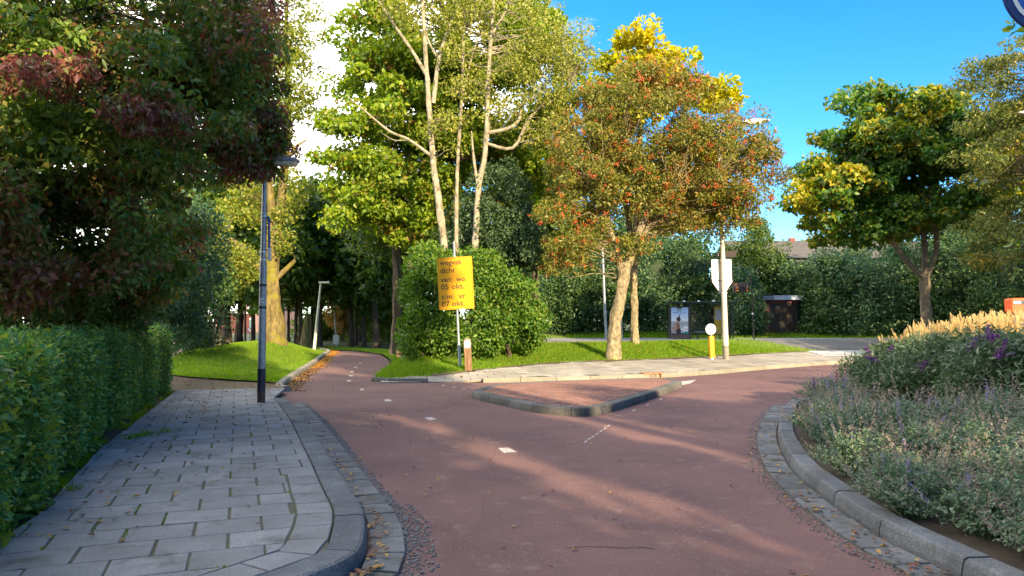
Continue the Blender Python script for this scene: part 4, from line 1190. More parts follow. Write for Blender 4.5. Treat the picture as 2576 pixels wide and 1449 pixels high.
# park trees in the shade behind the mound
pk = [(551, 866, 14, 44), (573, 868, 22, 46), (600, 866, 19, 48), (637, 862, 12, 47), (617, 862, 6, 53), (713, 866, 10, 43), (726, 862, 8, 51), (744, 864, 9, 49), (757, 868, 12, 45),
      (785, 862, 8, 53), (804, 866, 14, 47), (884, 864, 14, 48), (896, 862, 9, 52), (916, 864, 12, 48), (947, 866, 17, 46)]
where = ['leftmost slender', 'thick leaning', 'thick right leaning', 'forked', 'thin', 'stunted sunlit', 'slender', 'straight slender', 'upright dark', 'thin grey', 'stout shaded', 'shaded', 'thin shaded', 'straight shaded', 'stout forked']
spot = ['at the end of the earth path', 'left of the far brick house', 'in front of the far brick house', 'just left of the mossy trunk', 'before the far house gable', 'just right of the mossy trunk', 'second right of the mossy trunk', 'third right of the mossy trunk',
        'left of the leaning white lamp', 'directly behind the leaning white lamp', 'just right of the leaning white lamp', 'right of the white notice board', 'second right of the white notice board', 'at the bend of the cycle path', 'right of the bend of the cycle path']
for i, (u, v, w, y) in enumerate(pk):
    b = on(P(u, v, y)); r = w * y / FPX / 2
    lean = {1: -9, 2: 12, 14: -8}.get(i, random.uniform(-4, 4))
    top = P(u + lean, 640, y)
    cv = 560 + (i * 37 % 70); cu = u + lean + (i * 53 % 50) - 25
    grow_tree('park_tree', f'{where[i]} park tree {spot[i]}', 'tree', [(b, r), (P(u + lean * 0.5, 760, y), r * 0.85), (top, r * 0.7), (P(u + lean * 1.2, 540, y), r * 0.4)],
              [ell(cu, cv + 70, y, 95, 85, 3.2), ell(cu + 30, cv - 40, y + 1, 90, 80, 3.0)], M['leaf_far'], M['bark_dark'] if i != 5 else M['bark_moss'], leaf_len=0.40, n_clump=55, per=80, clump_r=1.15, seed=60 + i,
              group='park trees behind the grass mound', twigs=0.6, sides=7, droop=0.6,
              limbs=[[(P(u + lean * 0.6, 740, y), r * 0.6), (P(u + lean + 18, 690, y), r * 0.4), (P(u + lean + 30, 640, y), r * 0.25)]] if i in (1, 3, 5, 14) else ())
# broken stump lit by the sun
sb = on(P(768, 866, 42.5))
st = tag(empty('tree_stump', sb), 'tall sunlit broken stump right of the mossy tree', 'stump')
mb = MB(); mb.tube([(0, 0, -0.1), (0, 0, 0.4), (0.05, 0, 1.3), (0.1, 0, 2.1)], [0.36, 0.30, 0.22, 0.05], 10); mb.build('trunk', M['bark_moss'], st, smooth=True)
# screens of foliage farther off
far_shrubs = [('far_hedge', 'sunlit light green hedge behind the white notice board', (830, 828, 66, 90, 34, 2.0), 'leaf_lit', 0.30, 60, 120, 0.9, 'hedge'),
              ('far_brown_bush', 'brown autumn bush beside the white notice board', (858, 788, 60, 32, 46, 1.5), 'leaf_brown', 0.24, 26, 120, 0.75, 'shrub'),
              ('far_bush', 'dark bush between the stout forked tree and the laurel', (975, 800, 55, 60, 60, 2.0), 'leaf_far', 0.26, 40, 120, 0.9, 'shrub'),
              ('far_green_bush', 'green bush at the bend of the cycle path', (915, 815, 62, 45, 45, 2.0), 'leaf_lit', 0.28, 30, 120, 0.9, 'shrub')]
for i, (nm, lb_, e, mt, ll, nc, per, cr, ct) in enumerate(far_shrubs):
    shrub(nm, lb_, on(P(e[0], 860, e[2])), [ell(*e)], M[mt], ll, nc, per, cr, 80 + i, cat=ct)
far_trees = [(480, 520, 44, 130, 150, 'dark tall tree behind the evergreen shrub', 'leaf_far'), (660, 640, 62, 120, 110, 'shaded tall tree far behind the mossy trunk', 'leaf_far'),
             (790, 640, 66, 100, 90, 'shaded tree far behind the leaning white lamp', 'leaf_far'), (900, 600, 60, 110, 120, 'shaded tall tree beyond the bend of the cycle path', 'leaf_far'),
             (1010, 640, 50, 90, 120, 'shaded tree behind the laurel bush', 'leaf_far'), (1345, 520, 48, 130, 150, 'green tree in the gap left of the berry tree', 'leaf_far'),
             (1330, 690, 68, 90, 110, 'dark tree far behind the right laurel', 'leaf_dark'), (1470, 660, 70, 90, 120, 'dark tree far behind the curved lamp post', 'leaf_dark'), (1600, 640, 72, 90, 130, 'dark tree far behind the berry tree trunk', 'leaf_dark'), (1730, 640, 72, 90, 120, 'dark tree far behind the bus shelter', 'leaf_dark'), (2170, 660, 74, 90, 90, 'dark tree behind the right end of the house', 'leaf_dark'), (2400, 600, 70, 120, 130, 'dark tree far behind the maple', 'leaf_dark'), (2560, 620, 68, 120, 130, 'dark tree far behind the mailbox', 'leaf_dark')]  # dark leaf colour stands in for shade on these far trees
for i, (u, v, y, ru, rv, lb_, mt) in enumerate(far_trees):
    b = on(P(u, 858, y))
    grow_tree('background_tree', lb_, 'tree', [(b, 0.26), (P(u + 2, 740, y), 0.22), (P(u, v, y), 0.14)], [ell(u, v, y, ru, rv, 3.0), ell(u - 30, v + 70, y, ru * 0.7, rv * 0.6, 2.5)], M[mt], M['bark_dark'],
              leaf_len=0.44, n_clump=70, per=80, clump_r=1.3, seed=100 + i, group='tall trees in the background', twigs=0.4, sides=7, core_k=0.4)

# ------------------------------------------------------------------ trees in the centre
b0 = on(P(1045, 888, 30))
grow_tree('linden_tree', 'big sunlit green tree with a full crown behind the pale stems', 'tree',
          [(b0, 0.30), (P(1042, 700, 30), 0.26), (P(1052, 520, 30), 0.22), (P(1085, 300, 30), 0.16), (P(1120, 60, 30.5), 0.08)],
          [ell(1130, 60, 30.5, 230, 220, 3.2), ell(960, 280, 29.5, 150, 170, 2.6), ell(890, 460, 28.8, 105, 85, 1.6), ell(1010, 480, 29, 110, 80, 1.8), ell(1270, 230, 31, 170, 200, 2.6), ell(950, 90, 30, 95, 120, 2.0), ell(1330, 80, 32, 85, 110, 2.0), ell(1180, 420, 30, 150, 120, 2.0), ell(840, 545, 28.6, 45, 28, 0.8), ell(1080, 250, 29.6, 170, 160, 1.6), ell(1380, 380, 31.5, 90, 120, 1.8), ell(1060, 560, 29.5, 100, 60, 1.5), ell(1170, 540, 31, 110, 80, 1.6), ell(1300, 480, 32, 110, 110, 1.8), ell(1160, 390, 30.8, 70, 60, 1.0)],
          M['leaf_linden'], M['bark'], leaf_len=0.18, leaf_w=0.135, n_clump=490, per=215, clump_r=0.68, seed=120, flat=0.55, droop=0.7, inner=0.4, branch_r=0.045)
b0 = on(P(996, 878, 35))
grow_tree('park_oak', 'straight trunk with a burr at the right edge of the cycle path', 'tree', [(b0, 0.27), (P(998, 800, 35), 0.22), (P(1000, 700, 35), 0.22), (P(994, 600, 35), 0.19), (P(990, 480, 35), 0.12)],
          [ell(960, 560, 36, 120, 70, 2.5), ell(1020, 520, 36, 90, 80, 2.5)], M['leaf_far'], M['bark'], leaf_len=0.22, n_clump=50, per=130, clump_r=0.9, seed=121, twigs=0.6)
yp = 25.6
def PB(u): return on(P(u, 888, yp))
grow_tree('pale_barked_tree', 'leftmost pale stem rising behind the yellow sign, bare branch to the left', 'tree',
          [(PB(1140), 0.14), (P(1119, 630, yp), 0.13), (P(1100, 480, yp), 0.115), (P(1088, 385, yp), 0.10), (P(1075, 200, yp), 0.08), (P(1066, 60, yp), 0.065), (P(1060, -90, yp), 0.06)],
          [ell(1060, -20, yp, 130, 90, 1.4), ell(1120, 330, yp, 60, 60, 0.8)], M['leaf_pale'], M['bark_pale'], leaf_len=0.11, n_clump=60, per=70, clump_r=0.5, seed=130, group='pale stems behind the yellow sign', twigs=0.9,
          limbs=[[(P(1084, 392, yp), 0.06), (P(1030, 352, yp), 0.05), (P(980, 330, yp - .2), 0.042), (P(925, 285, yp - .3), 0.03), (P(868, 238, yp - .4), 0.012)],
                 [(P(1074, 190, yp), 0.07), (P(1035, 125, yp), 0.055), (P(990, 60, yp), 0.045), (P(945, -10, yp), 0.03)],
                 [(P(1090, 260, yp), 0.08), (P(1106, 140, yp), 0.07), (P(1140, 45, yp), 0.055), (P(1175, -40, yp), 0.04)],
                 [(P(1103, 150, yp), 0.04), (P(1075, 95, yp), 0.035), (P(1062, 20, yp), 0.03)],
                 [(P(1030, 352, yp), 0.02), (P(990, 352, yp), 0.015), (P(955, 330, yp), 0.008)]])
grow_tree('pale_barked_tree', 'thin straight middle stem right behind the yellow sign', 'tree',
          [(PB(1152), 0.085), (P(1148, 600, yp + .3), 0.075), (P(1151, 420, yp + .3), 0.065), (P(1161, 260, yp + .3), 0.055), (P(1166, 100, yp + .3), 0.055), (P(1174, -80, yp + .3), 0.04)],
          [ell(1170, 0, yp, 90, 90, 1.2), ell(1180, 250, yp, 60, 70, 0.8)], M['leaf_pale'], M['bark_pale'], leaf_len=0.11, n_clump=26, per=60, clump_r=0.5, seed=131, group='pale stems behind the yellow sign', twigs=0.9,
          limbs=[[(P(1160, 270, yp + .3), 0.04), (P(1180, 170, yp + .3), 0.03), (P(1210, 70, yp + .3), 0.02)]])
grow_tree('pale_barked_tree', 'rightmost pale stem with crooked branches reaching right', 'tree',
          [(PB(1190), 0.12), (P(1195, 650, yp), 0.11), (P(1203, 480, yp), 0.10), (P(1222, 370, yp), 0.09), (P(1228, 200, yp), 0.075), (P(1238, 60, yp), 0.06), (P(1246, -90, yp), 0.05)],
          [ell(1260, 110, yp + .3, 150, 150, 1.6), ell(1390, 170, yp + .4, 100, 110, 1.3), ell(1330, 300, yp + .3, 90, 60, 1.0), ell(1440, 120, yp + .5, 50, 60, 0.9)], M['leaf_pale'], M['bark_pale'], leaf_len=0.105, n_clump=170, per=95, clump_r=0.5, seed=132,
          group='pale stems behind the yellow sign', twigs=0.95,
          limbs=[[(P(1224, 335, yp), 0.07), (P(1280, 322, yp), 0.06), (P(1306, 300, yp), 0.055), (P(1316, 262, yp), 0.05), (P(1372, 228, yp), 0.025)],
                 [(P(1222, 360, yp), 0.06), (P(1290, 372, yp + .2), 0.055), (P(1330, 300, yp + .2), 0.05), (P(1378, 255, yp + .2), 0.045), (P(1432, 213, yp + .2), 0.03)],
                 [(P(1204, 480, yp), 0.06), (P(1192, 400, yp), 0.045), (P(1186, 330, yp), 0.025)],
                 [(P(1236, 90, yp), 0.05), (P(1270, 30, yp), 0.04), (P(1300, -50, yp), 0.03)]])
shrub('laurel_bush', 'tall shaded laurel bush left of the yellow sign', on((-2.9, 24.0)), [ell(1085, 780, 24.0, 62, 100, 1.1), ell(1050, 720, 24.2, 30, 70, 0.7), ell(1100, 660, 24, 40, 30, 0.7), ell(1095, 855, 23.6, 80, 44, 0.9), ell(1040, 830, 24.2, 30, 60, 0.7), ell(1062, 645, 24.4, 16, 24, 0.4)],
      M['leaf_laurel'], 0.12, 125, 185, 0.38, 140, core_k=0, inner=0.25)
shrub('laurel_bush', 'wide sunlit laurel bush right of the yellow sign', on((-0.2, 23.9)), [ell(1262, 765, 23.8, 78, 84, 1.1), ell(1222, 690, 23.8, 50, 48, 0.9), ell(1318, 830, 23.5, 50, 50, 0.8), ell(1200, 840, 23.4, 56, 50, 0.8), ell(1300, 735, 24, 45, 50, 0.7), ell(1350, 790, 23.8, 22, 26, 0.4), ell(1190, 655, 24, 22, 26, 0.5)],
      M['leaf_laurel'], 0.12, 135, 185, 0.38, 141, core_k=0, inner=0.25)
shrub('whitebeam', 'grey green bushy tree above the right laurel', on((-0.1, 26.4)), [ell(1255, 530, 26.6, 85, 120, 1.2), ell(1320, 620, 26.2, 62, 70, 1.0), ell(1170, 600, 27.0, 60, 70, 0.9)], M['leaf_grey'], 0.12, 130, 160, 0.42, 142, cat='small tree', floor=False, core_k=0)

yg = 24.4
b0 = on(P(1541, 884, yg))
broot, bcl, _ = grow_tree('berry_tree', 'spreading tree full of red berries with a leaning pale trunk', 'tree',
          [(b0, 0.225), (P(1549, 810, yg), 0.20), (P(1563, 730, yg), 0.185), (P(1577, 662, yg), 0.175)],
          [ell(1640, 315, yg, 200, 140, 2.4), ell(1600, 470, yg - .3, 130, 70, 1.4), ell(1740, 520, yg, 120, 55, 1.2), ell(1480, 400, yg - .3, 120, 130, 2.0), ell(1790, 400, yg, 150, 120, 2.2), ell(1440, 560, yg - .4, 90, 70, 1.4), ell(1850, 520, yg, 70, 75, 1.3), ell(1600, 230, yg, 130, 50, 1.6), ell(1910, 370, yg, 75, 35, 1.0),
           ell(1425, 640, yg - .3, 55, 50, 0.9), ell(1400, 430, yg, 50, 50, 1.0), ell(1930, 440, yg, 45, 40, 0.8), ell(1590, 620, yg - .4, 45, 30, 0.5)],
          M['leaf_berry'], M['bark_grey'], leaf_len=0.095, leaf_w=0.052, n_clump=460, per=205, clump_r=0.44, seed=150, twigs=0.95, sides=12, flat=0.7, inner=0.3, flare=1.25, branch_r=0.026,
          limbs=[[(P(1566, 700, yg), 0.11), (P(1548, 620, yg - .2), 0.09), (P(1522, 545, yg - .4), 0.07), (P(1498, 480, yg - .6), 0.04)],
                 [(P(1578, 668, yg), 0.12), (P(1585, 590, yg + .3), 0.10), (P(1572, 500, yg + .5), 0.07), (P(1562, 410, yg + .6), 0.04)],
                 [(P(1580, 665, yg), 0.16), (P(1606, 590, yg - .3), 0.13), (P(1634, 525, yg - .5), 0.10), (P(1690, 478, yg - .8), 0.05)],
                 [(P(1592, 640, yg), 0.10), (P(1630, 570, yg + .2), 0.09), (P(1690, 510, yg + .2), 0.07), (P(1800, 455, yg), 0.035)],
                 [(P(1600, 610, yg), 0.07), (P(1650, 470, yg + .5), 0.05), (P(1720, 350, yg + .8), 0.03)]])
rb = np.random.default_rng(151)
bv, bf, o_ = [], [], 0
octv = np.array([[1, 0, 0], [-1, 0, 0], [0, 1, 0], [0, -1, 0], [0, 0, 1], [0, 0, -1]], float)
octf = np.array([[0, 2, 4], [2, 1, 4], [1, 3, 4], [3, 0, 4], [2, 0, 5], [1, 2, 5], [3, 1, 5], [0, 3, 5]])
for c in bcl:
    for _ in range(int(rb.integers(1, 5))):
        q = c - np.array(b0) + ball(rb, 1, 0.50, 0.75, 0.7)[0]
        m_ = int(rb.integers(6, 13))
        for w in q + rb.normal(0, 0.045, (m_, 3)):
            bv.append(octv * 0.021 + w); bf.append(octf + o_); o_ += 6
link('berries', np_mesh('berries', np.concatenate(bv), np.concatenate(bf), True), M['berry'], broot)
ym = 27.8
b0 = on(P(1597, 866, ym))
grow_tree('yellow_maple', 'golden yellow maple with a slim straight trunk behind the berry tree', 'tree',
          [(b0, 0.15), (P(1596, 780, ym), 0.135), (P(1595, 690, ym), 0.13), (P(1600, 560, ym), 0.115), (P(1610, 380, ym), 0.10), (P(1615, 200, ym), 0.05)],
          [ell(1590, 135, ym, 75, 48, 1.5), ell(1665, 200, ym + .5, 85, 62, 1.8), ell(1560, 240, ym + .4, 80, 80, 1.8), ell(1790, 235, ym + .4, 42, 50, 1.0), ell(1540, 400, ym + .6, 80, 80, 1.6), ell(1700, 520, ym + .4, 100, 55, 1.6), ell(1480, 598, ym + .4, 30, 34, 0.7), ell(1760, 430, ym + .6, 70, 80, 1.4)],
          M['leaf_yellow'], M['bark_grey'], leaf_len=0.20, leaf_w=0.17, n_clump=170, per=110, clump_r=0.5, seed=160, twigs=0.9, flat=0.6, flare=1.2)

# ------------------------------------------------------------------ trees on the right
yr = 34.0
b0 = on(P(2330, 879, yr))
tag(sheet('tree_pit', [(b0.x + 1.6 * math.cos(a), b0.y + 1.6 * math.sin(a)) for a in np.linspace(0, 6.0, 14)], lambda x, y: T(x, y) + 0.05, M['turf'], 0.6), kind='structure')
grow_tree('maple_tree', 'rounded green maple with yellow tinted top and forked grey trunk', 'tree',
          [(b0, 0.26), (P(2329, 770, yr), 0.235), (P(2326, 695, yr), 0.23)],
          [ell(2250, 350, yr, 180, 115, 3.2), ell(2140, 430, yr, 115, 100, 2.6), ell(2070, 500, yr - .6, 85, 65, 1.8), ell(2350, 450, yr, 150, 130, 3.0), ell(2420, 320, yr, 100, 80, 2.2), ell(2250, 540, yr, 150, 55, 2.6), ell(2150, 580, yr, 90, 40, 1.8), ell(2180, 270, yr, 70, 45, 1.6), ell(2470, 430, yr, 80, 120, 2.0)],
          M['leaf_maple'], M['bark_smooth'], leaf_len=0.21, leaf_w=0.18, n_clump=360, per=180, clump_r=0.68, seed=170, flat=0.5, droop=0.8, inner=0.4, flare=1.15,
          limbs=[[(P(2324, 700, yr), 0.15), (P(2280, 655, yr - .3), 0.13), (P(2240, 600, yr - .6), 0.115), (P(2195, 540, yr - .8), 0.08), (P(2140, 470, yr - .8), 0.04)],
                 [(P(2325, 700, yr), 0.15), (P(2326, 610, yr + .2), 0.13), (P(2310, 540, yr + .3), 0.11), (P(2290, 420, yr + .4), 0.05)],
                 [(P(2328, 700, yr), 0.14), (P(2356, 630, yr), 0.125), (P(2350, 560, yr), 0.11), (P(2330, 500, yr), 0.08), (P(2370, 400, yr), 0.04)]])
ye = 28.0
b0 = on((20.6, 27.0, 0))
grow_tree('elm_tree', 'tall fine leaved tree at the right edge above the mailbox', 'tree',
          [(b0, 0.34), (P(2660, 700, ye), 0.30), (P(2640, 450, ye), 0.24), (P(2620, 200, ye), 0.14), (P(2620, 20, ye), 0.06)],
          [ell(2590, 190, ye, 120, 110, 2.4), ell(2620, 420, ye, 170, 180, 3.0), ell(2500, 300, ye, 60, 45, 1.4), ell(2540, 590, ye, 110, 100, 2.2), ell(2450, 420, ye, 45, 50, 1.2), ell(2480, 180, ye, 60, 30, 1.0), ell(2700, 250, ye, 150, 220, 3.0), ell(2440, 245, ye, 45, 22, 0.8)],
          M['leaf_elm'], M['bark'], leaf_len=0.125, leaf_w=0.07, n_clump=250, per=150, clump_r=0.55, seed=171, flat=0.5, droop=0.4, twigs=0.9)
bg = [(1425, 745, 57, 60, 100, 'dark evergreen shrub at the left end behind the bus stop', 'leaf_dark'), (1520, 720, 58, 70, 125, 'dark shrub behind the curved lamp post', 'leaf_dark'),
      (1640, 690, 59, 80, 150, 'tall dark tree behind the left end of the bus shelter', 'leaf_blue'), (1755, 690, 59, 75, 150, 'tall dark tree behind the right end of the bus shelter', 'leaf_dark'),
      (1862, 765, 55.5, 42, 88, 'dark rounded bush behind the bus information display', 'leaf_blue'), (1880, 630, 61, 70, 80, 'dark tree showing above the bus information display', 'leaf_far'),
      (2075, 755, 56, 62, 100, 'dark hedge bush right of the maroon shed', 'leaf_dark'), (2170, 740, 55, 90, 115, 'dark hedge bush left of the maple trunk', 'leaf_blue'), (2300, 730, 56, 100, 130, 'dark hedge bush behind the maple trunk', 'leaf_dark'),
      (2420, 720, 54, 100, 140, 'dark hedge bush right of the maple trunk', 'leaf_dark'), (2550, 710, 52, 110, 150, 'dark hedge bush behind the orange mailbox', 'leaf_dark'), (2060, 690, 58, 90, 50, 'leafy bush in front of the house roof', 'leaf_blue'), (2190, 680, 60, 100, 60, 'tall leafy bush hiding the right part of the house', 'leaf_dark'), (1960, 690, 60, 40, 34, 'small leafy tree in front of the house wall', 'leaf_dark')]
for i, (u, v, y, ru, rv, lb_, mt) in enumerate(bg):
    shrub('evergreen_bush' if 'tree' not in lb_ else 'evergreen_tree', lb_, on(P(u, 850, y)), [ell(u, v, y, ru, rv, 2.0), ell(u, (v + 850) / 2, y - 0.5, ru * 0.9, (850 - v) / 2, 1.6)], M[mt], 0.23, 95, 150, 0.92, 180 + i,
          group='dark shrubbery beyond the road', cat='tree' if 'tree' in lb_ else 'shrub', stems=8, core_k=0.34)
grow_tree('background_tree', 'sunlit treetop showing over the house roof', 'tree', [(on((32, 86, 0)), 0.3), (P(2010, 720, 86), 0.25), (P(2010, 640, 86), 0.12)], [ell(1985, 640, 86, 50, 22, 3.0), ell(2060, 625, 86, 45, 22, 3)],
          M['leaf_lit'], M['bark_dark'], leaf_len=0.34, n_clump=40, per=80, clump_r=1.1, seed=200, group='tall trees in the background', twigs=0.4, sides=7)
# ------------------------------------------------------------------ things
def px(y): return y / FPX           # metres per unit of sight at distance y
# galvanised lamp post on the pavement
lp = G(657, 1012, KH); s = px(lp.y)
lamp = tag(empty('lamp_post', lp), 'grey galvanised lamp post with a black foot standing on the pavement', 'lamp post')
H = lambda v: (1012 - v) * s
def cylpart(name, mat, z0, z1, r0, r1, parent, n=20, x=0, y=0):
    mb = MB(); mb.tube([(x, y, z0), (x, y, z1)], [r0, r1], n); return mb.build(name, mat, parent, smooth=True)
cylpart('rusty_foot', M['rust'], -0.02, H(985), 0.071, 0.070, lamp)
cylpart('black_foot', M['navy'], H(985), H(928), 0.0725, 0.0715, lamp)
cylpart('lower_pole', M['galv'], H(928), H(660), 0.070, 0.062, lamp)
cylpart('upper_pole', M['galv'], H(660), H(404), 0.052, 0.036, lamp)
for v in (775, 719): cylpart('black_band', M['black'], H(v + 3), H(v - 3), 0.0685, 0.0685, lamp)
for v in (655, 635, 545): cylpart('clamp', M['sign_back'], H(v + 1.5), H(v - 1.5), 0.060, 0.060, lamp)
stk = MB()                                          # small white sticker with broken letter strokes
for (x, z, w, h) in ((-0.032, 758, 0.014, 0.06), (-0.010, 757, 0.020, 0.085), (0.022, 754, 0.030, 0.035), (0.022, 762, 0.030, 0.026), (-0.016, 768, 0.03, 0.015)):
    for k in range(3):
        a = (x + w * (k - 1) / 3) / 0.07
        stk.box((0.0692 * math.sin(a), -0.0692 * math.cos(a), H(z)), (w / 3 + 0.001, 0.002, h), rz=a)
stk.build('sticker', M['white'], lamp)
mb = MB(); mb.tube([(0.012, -0.02, H(548)), (0.085, -0.02, H(546)), (0.100, -0.02, H(552)), (0.112, -0.02, H(628))], [0.012, 0.016, 0.02, 0.02], 10); mb.build('blue_pipe', M['blue_pipe'], lamp, smooth=True)
mb = MB(); mb.box((0.118, -0.02, H(641)), (0.05, 0.05, H(625) - H(657))); mb.build('white_box', M['white'], lamp, bevel=0.006)
mb = MB(); mb.box((0.07, -0.02, H(650)), (0.10, 0.015, 0.02)); mb.box((0.07, -0.02, H(630)), (0.10, 0.015, 0.02)); mb.build('bracket', M['galv'], lamp)
head = MB()
hz = H(404)
prof = [(-0.07, 0.0), (0.60, -0.02), (0.62, 0.03), (0.30, 0.10), (0.10, 0.14), (-0.07, 0.13)]
head.prism(prof, -0.13, 0.13, Matrix.Translation((0, 0, hz)) @ UPRIGHT)
hd = head.build('lamp_head', M['lamp_cap'], lamp, bevel=0.012)
mb = MB(); mb.prism([(0.14, -0.075), (0.55, -0.085), (0.59, -0.018), (0.12, -0.004)], -0.11, 0.11, Matrix.Translation((0, 0, hz)) @ UPRIGHT); mb.build('lamp_cover', M['lamp_glass'], hd, bevel=0.01)

# far lamp posts beside the cycle path
y1 = 39.0; b = on(P(790, 884, y1)); s1 = px(y1)
l2 = tag(empty('lamp_post', b), 'leaning white lamp post at the bend of the cycle path', 'lamp post', 'lamps in the park')
tp = P(807, 712, y1) - b
mb = MB(); mb.tube([(0, 0, -0.05), tp * 0.35, tp], [0.085, 0.075, 0.05], 12); mb.build('pole', M['white_metal'], l2, smooth=True)
mb = MB(); mb.box(tp + Vector((0.18, 0, 0.03)), (0.56, 0.2, 0.10)); mb.build('lamp_head', M['lamp_glass'], l2, bevel=0.02)
y2 = 50.0; b = on(P(847, 862, y2))
l3 = tag(empty('lamp_post', b), 'distant white lamp post carrying a white notice board', 'lamp post', 'lamps in the park')
tp = P(839, 752, y2) - b
mb = MB(); mb.tube([(0, 0, -0.05), tp], [0.07, 0.045], 12); mb.build('pole', M['white_metal'], l3, smooth=True)
mb = MB(); mb.prism(rrect(0.40, 0.62, 0.03, cx=-0.03, cz=0.36), -0.012, 0.012, Matrix.Translation((0, -0.09, 0)) @ UPRIGHT); nb = mb.build('notice_board', M['white'], l3)
mb = MB(); mb.prism([(0.05, 0.12), (0.12, 0.12), (0.085, 0.20)], -0.002, 0.002, Matrix.Translation((0, -0.105, 0)) @ UPRIGHT); mb.build('warning_mark', M['sign_line'], nb)
mb = MB(); mb.box(tp + Vector((0.22, 0, 0.02)), (0.5, 0.2, 0.09)); mb.build('lamp_head', M['lamp_glass'], l3, bevel=0.02)

# yellow announcement sign
yb_ = on(P(1157, 918, 21.6)); s = px(yb_.y)
sg = tag(empty('road_sign', yb_), 'yellow announcement board on a grey pole in front of the laurels', 'sign')
sg.rotation_euler = (0, R(-3.0), R(-3))
mb = MB(); mb.tube([(0, 0.05, -0.1), (0, 0.05, 0.78)], [0.045, 0.045], 14); mb.build('pole_socket', M['galv'], sg, smooth=True)
mb = MB(); mb.tube([(0, 0.05, 0.78), (0, 0.05, 321 * s)], [0.034, 0.032], 14); mb.build('pole', M['galv'], sg, smooth=True)
bw, bh = 89 * s, 132 * s; zc = (918 - 703) * s
bd = MB().prism(rrect(bw, bh, 0.045, cz=zc, cx=-0.005), -0.012, 0.012, UPRIGHT).build('board', M['sign_yellow'], sg)
ring = MB()
o1 = rrect(bw - 0.055, bh - 0.055, 0.035, cz=zc, cx=-0.005); o2 = rrect(bw - 0.068, bh - 0.068, 0.03, cz=zc, cx=-0.005)
n_ = len(o1)
ring.add([(p[0], -0.0140, p[1]) for p in o1] + [(p[0], -0.0140, p[1]) for p in o2], [(k, (k + 1) % n_, n_ + (k + 1) % n_, n_ + k)[::-1] for k in range(n_)])
ring.build('border_line', M['sign_line'], bd)
x0 = -bw / 2 + 0.075 * bw; zt = zc + bh / 2
for (t, wd, fz_, dx) in (('wegvak', 0.63, 0.145, 0), ('dicht', 0.42, 0.295, 0), ('van:  wo', 0.70, 0.470, 0), ('05 okt.', 0.66, 0.610, 0.0), ('t/m:  vr', 0.69, 0.795, 0.0), ('07 okt.', 0.645, 0.935, 0.0)):
    me = text_mesh(t, wd * bw, x0 + dx, zt - fz_ * bh, -0.0135, 0.098 * bh * 1.42)
    link('lettering', me, M['sign_letter'], bd)
for z in (zc + bh * 0.3, zc - bh * 0.3):
    mb = MB(); mb.box((0, 0.045, z), (0.10, 0.08, 0.03)); mb.build('clamp', M['galv'], sg)

# wooden marker post with an oval badge
wp = on(P(1179, 927, 21.0)); s = px(wp.y)
post = tag(empty('marker_post', wp), 'weathered wooden marker post with oval white badge beside the yellow sign', 'post')
post.rotation_euler = (0, R(-3.0), R(4))
hh_ = 84 * s; w_ = 0.205
mb = MB(); mb.prism(rrect(w_, hh_ - 0.30 + 0.1, 0.012, 3, cz=(hh_ - 0.30 - 0.1) / 2), -0.085, 0.085, UPRIGHT)
mb.build('shaft', M['oldwood'], post, bevel=0.006)
pf = [(-w_ / 2, hh_ - 0.298), (w_ / 2, hh_ - 0.298)] + [(w_ / 2 * math.cos(a) , hh_ - 0.075 + 0.075 * math.sin(a) ** 0.7) for a in np.linspace(0.02, math.pi - 0.02, 12)]
mb = MB(); mb.prism(pf, -0.088, 0.088, UPRIGHT); mb.build('weathered_top', M['oldwood_grey'], post, bevel=0.006)
mb = MB(); mb.prism(circle(0.082, 28, 0.0, hh_ - 0.165, 1.3), -0.006, 0.006, Matrix.Translation((0, -0.096, 0)) @ UPRIGHT); bdg = mb.build('badge', M['white'], post)
mb = MB(); mb.prism([(-0.055, -0.02), (-0.03, 0.0), (0.0, 0.012), (0.03, 0.012), (0.055, 0.028), (0.058, 0.022), (0.03, 0.002), (0.036, -0.012), (0.048, -0.026), (0.036, -0.026), (0.02, -0.006), (0.0, -0.008), (-0.02, -0.018), (-0.05, -0.026)],
                   -0.001, 0.001, Matrix.Translation((0, -0.1035, hh_ - 0.165)) @ UPRIGHT); mb.build('animal_mark', M['black'], bdg)
mb = MB()
for (x, z, w) in ((-0.01, 0.055, 0.075), (0.0, 0.07, 0.05), (0.028, -0.07, 0.028), (-0.02, -0.07, 0.012), (0.004, -0.082, 0.012)): mb.box((x, -0.1035, hh_ - 0.165 + z), (w, 0.002, 0.006))
mb.build('small_print', M['lamp_cap'], bdg)

# tall light column with sign backs
yc = 26.2; cb = on(P(1826, 872, yc)); s = px(yc)
colm = tag(empty('light_column', cb), 'tall white light column carrying the backs of two bright road signs', 'lamp post')
colm.rotation_euler = (0, R(-1.1), 0)
Hc = lambda v: (872 - v) * s
cylpart('dark_foot', plain('grey_stained_steel', (0.20, 0.185, 0.15), 0.6, noise=0.35, scale=9), -0.05, Hc(835), 0.112, 0.108, colm)
cylpart('pole', M['white_metal'], Hc(835), Hc(700), 0.106, 0.092, colm)
cylpart('upper_pole', M['white_metal'], Hc(700), Hc(275), 0.090, 0.055, colm)
mb = MB(); mb.tube([(0, 0, Hc(282)), (0.12, 0, Hc(272)), (0.7, 0, Hc(270)), (0.95, 0, Hc(270))], [0.045, 0.04, 0.035, 0.035], 10); mb.build('arm', M['white_metal'], colm, smooth=True)
hd = MB(); hd.prism([(0.0, -0.03), (0.12, -0.075), (0.62, -0.06), (0.94, 0.0), (0.9, 0.045), (0.55, 0.085), (0.2, 0.075), (0.0, 0.03)], -0.14, 0.14, Matrix.Translation((0.9, 0, Hc(269))) @ UPRIGHT)
hdo = hd.build('lamp_head', M['white_metal'], colm, bevel=0.03)
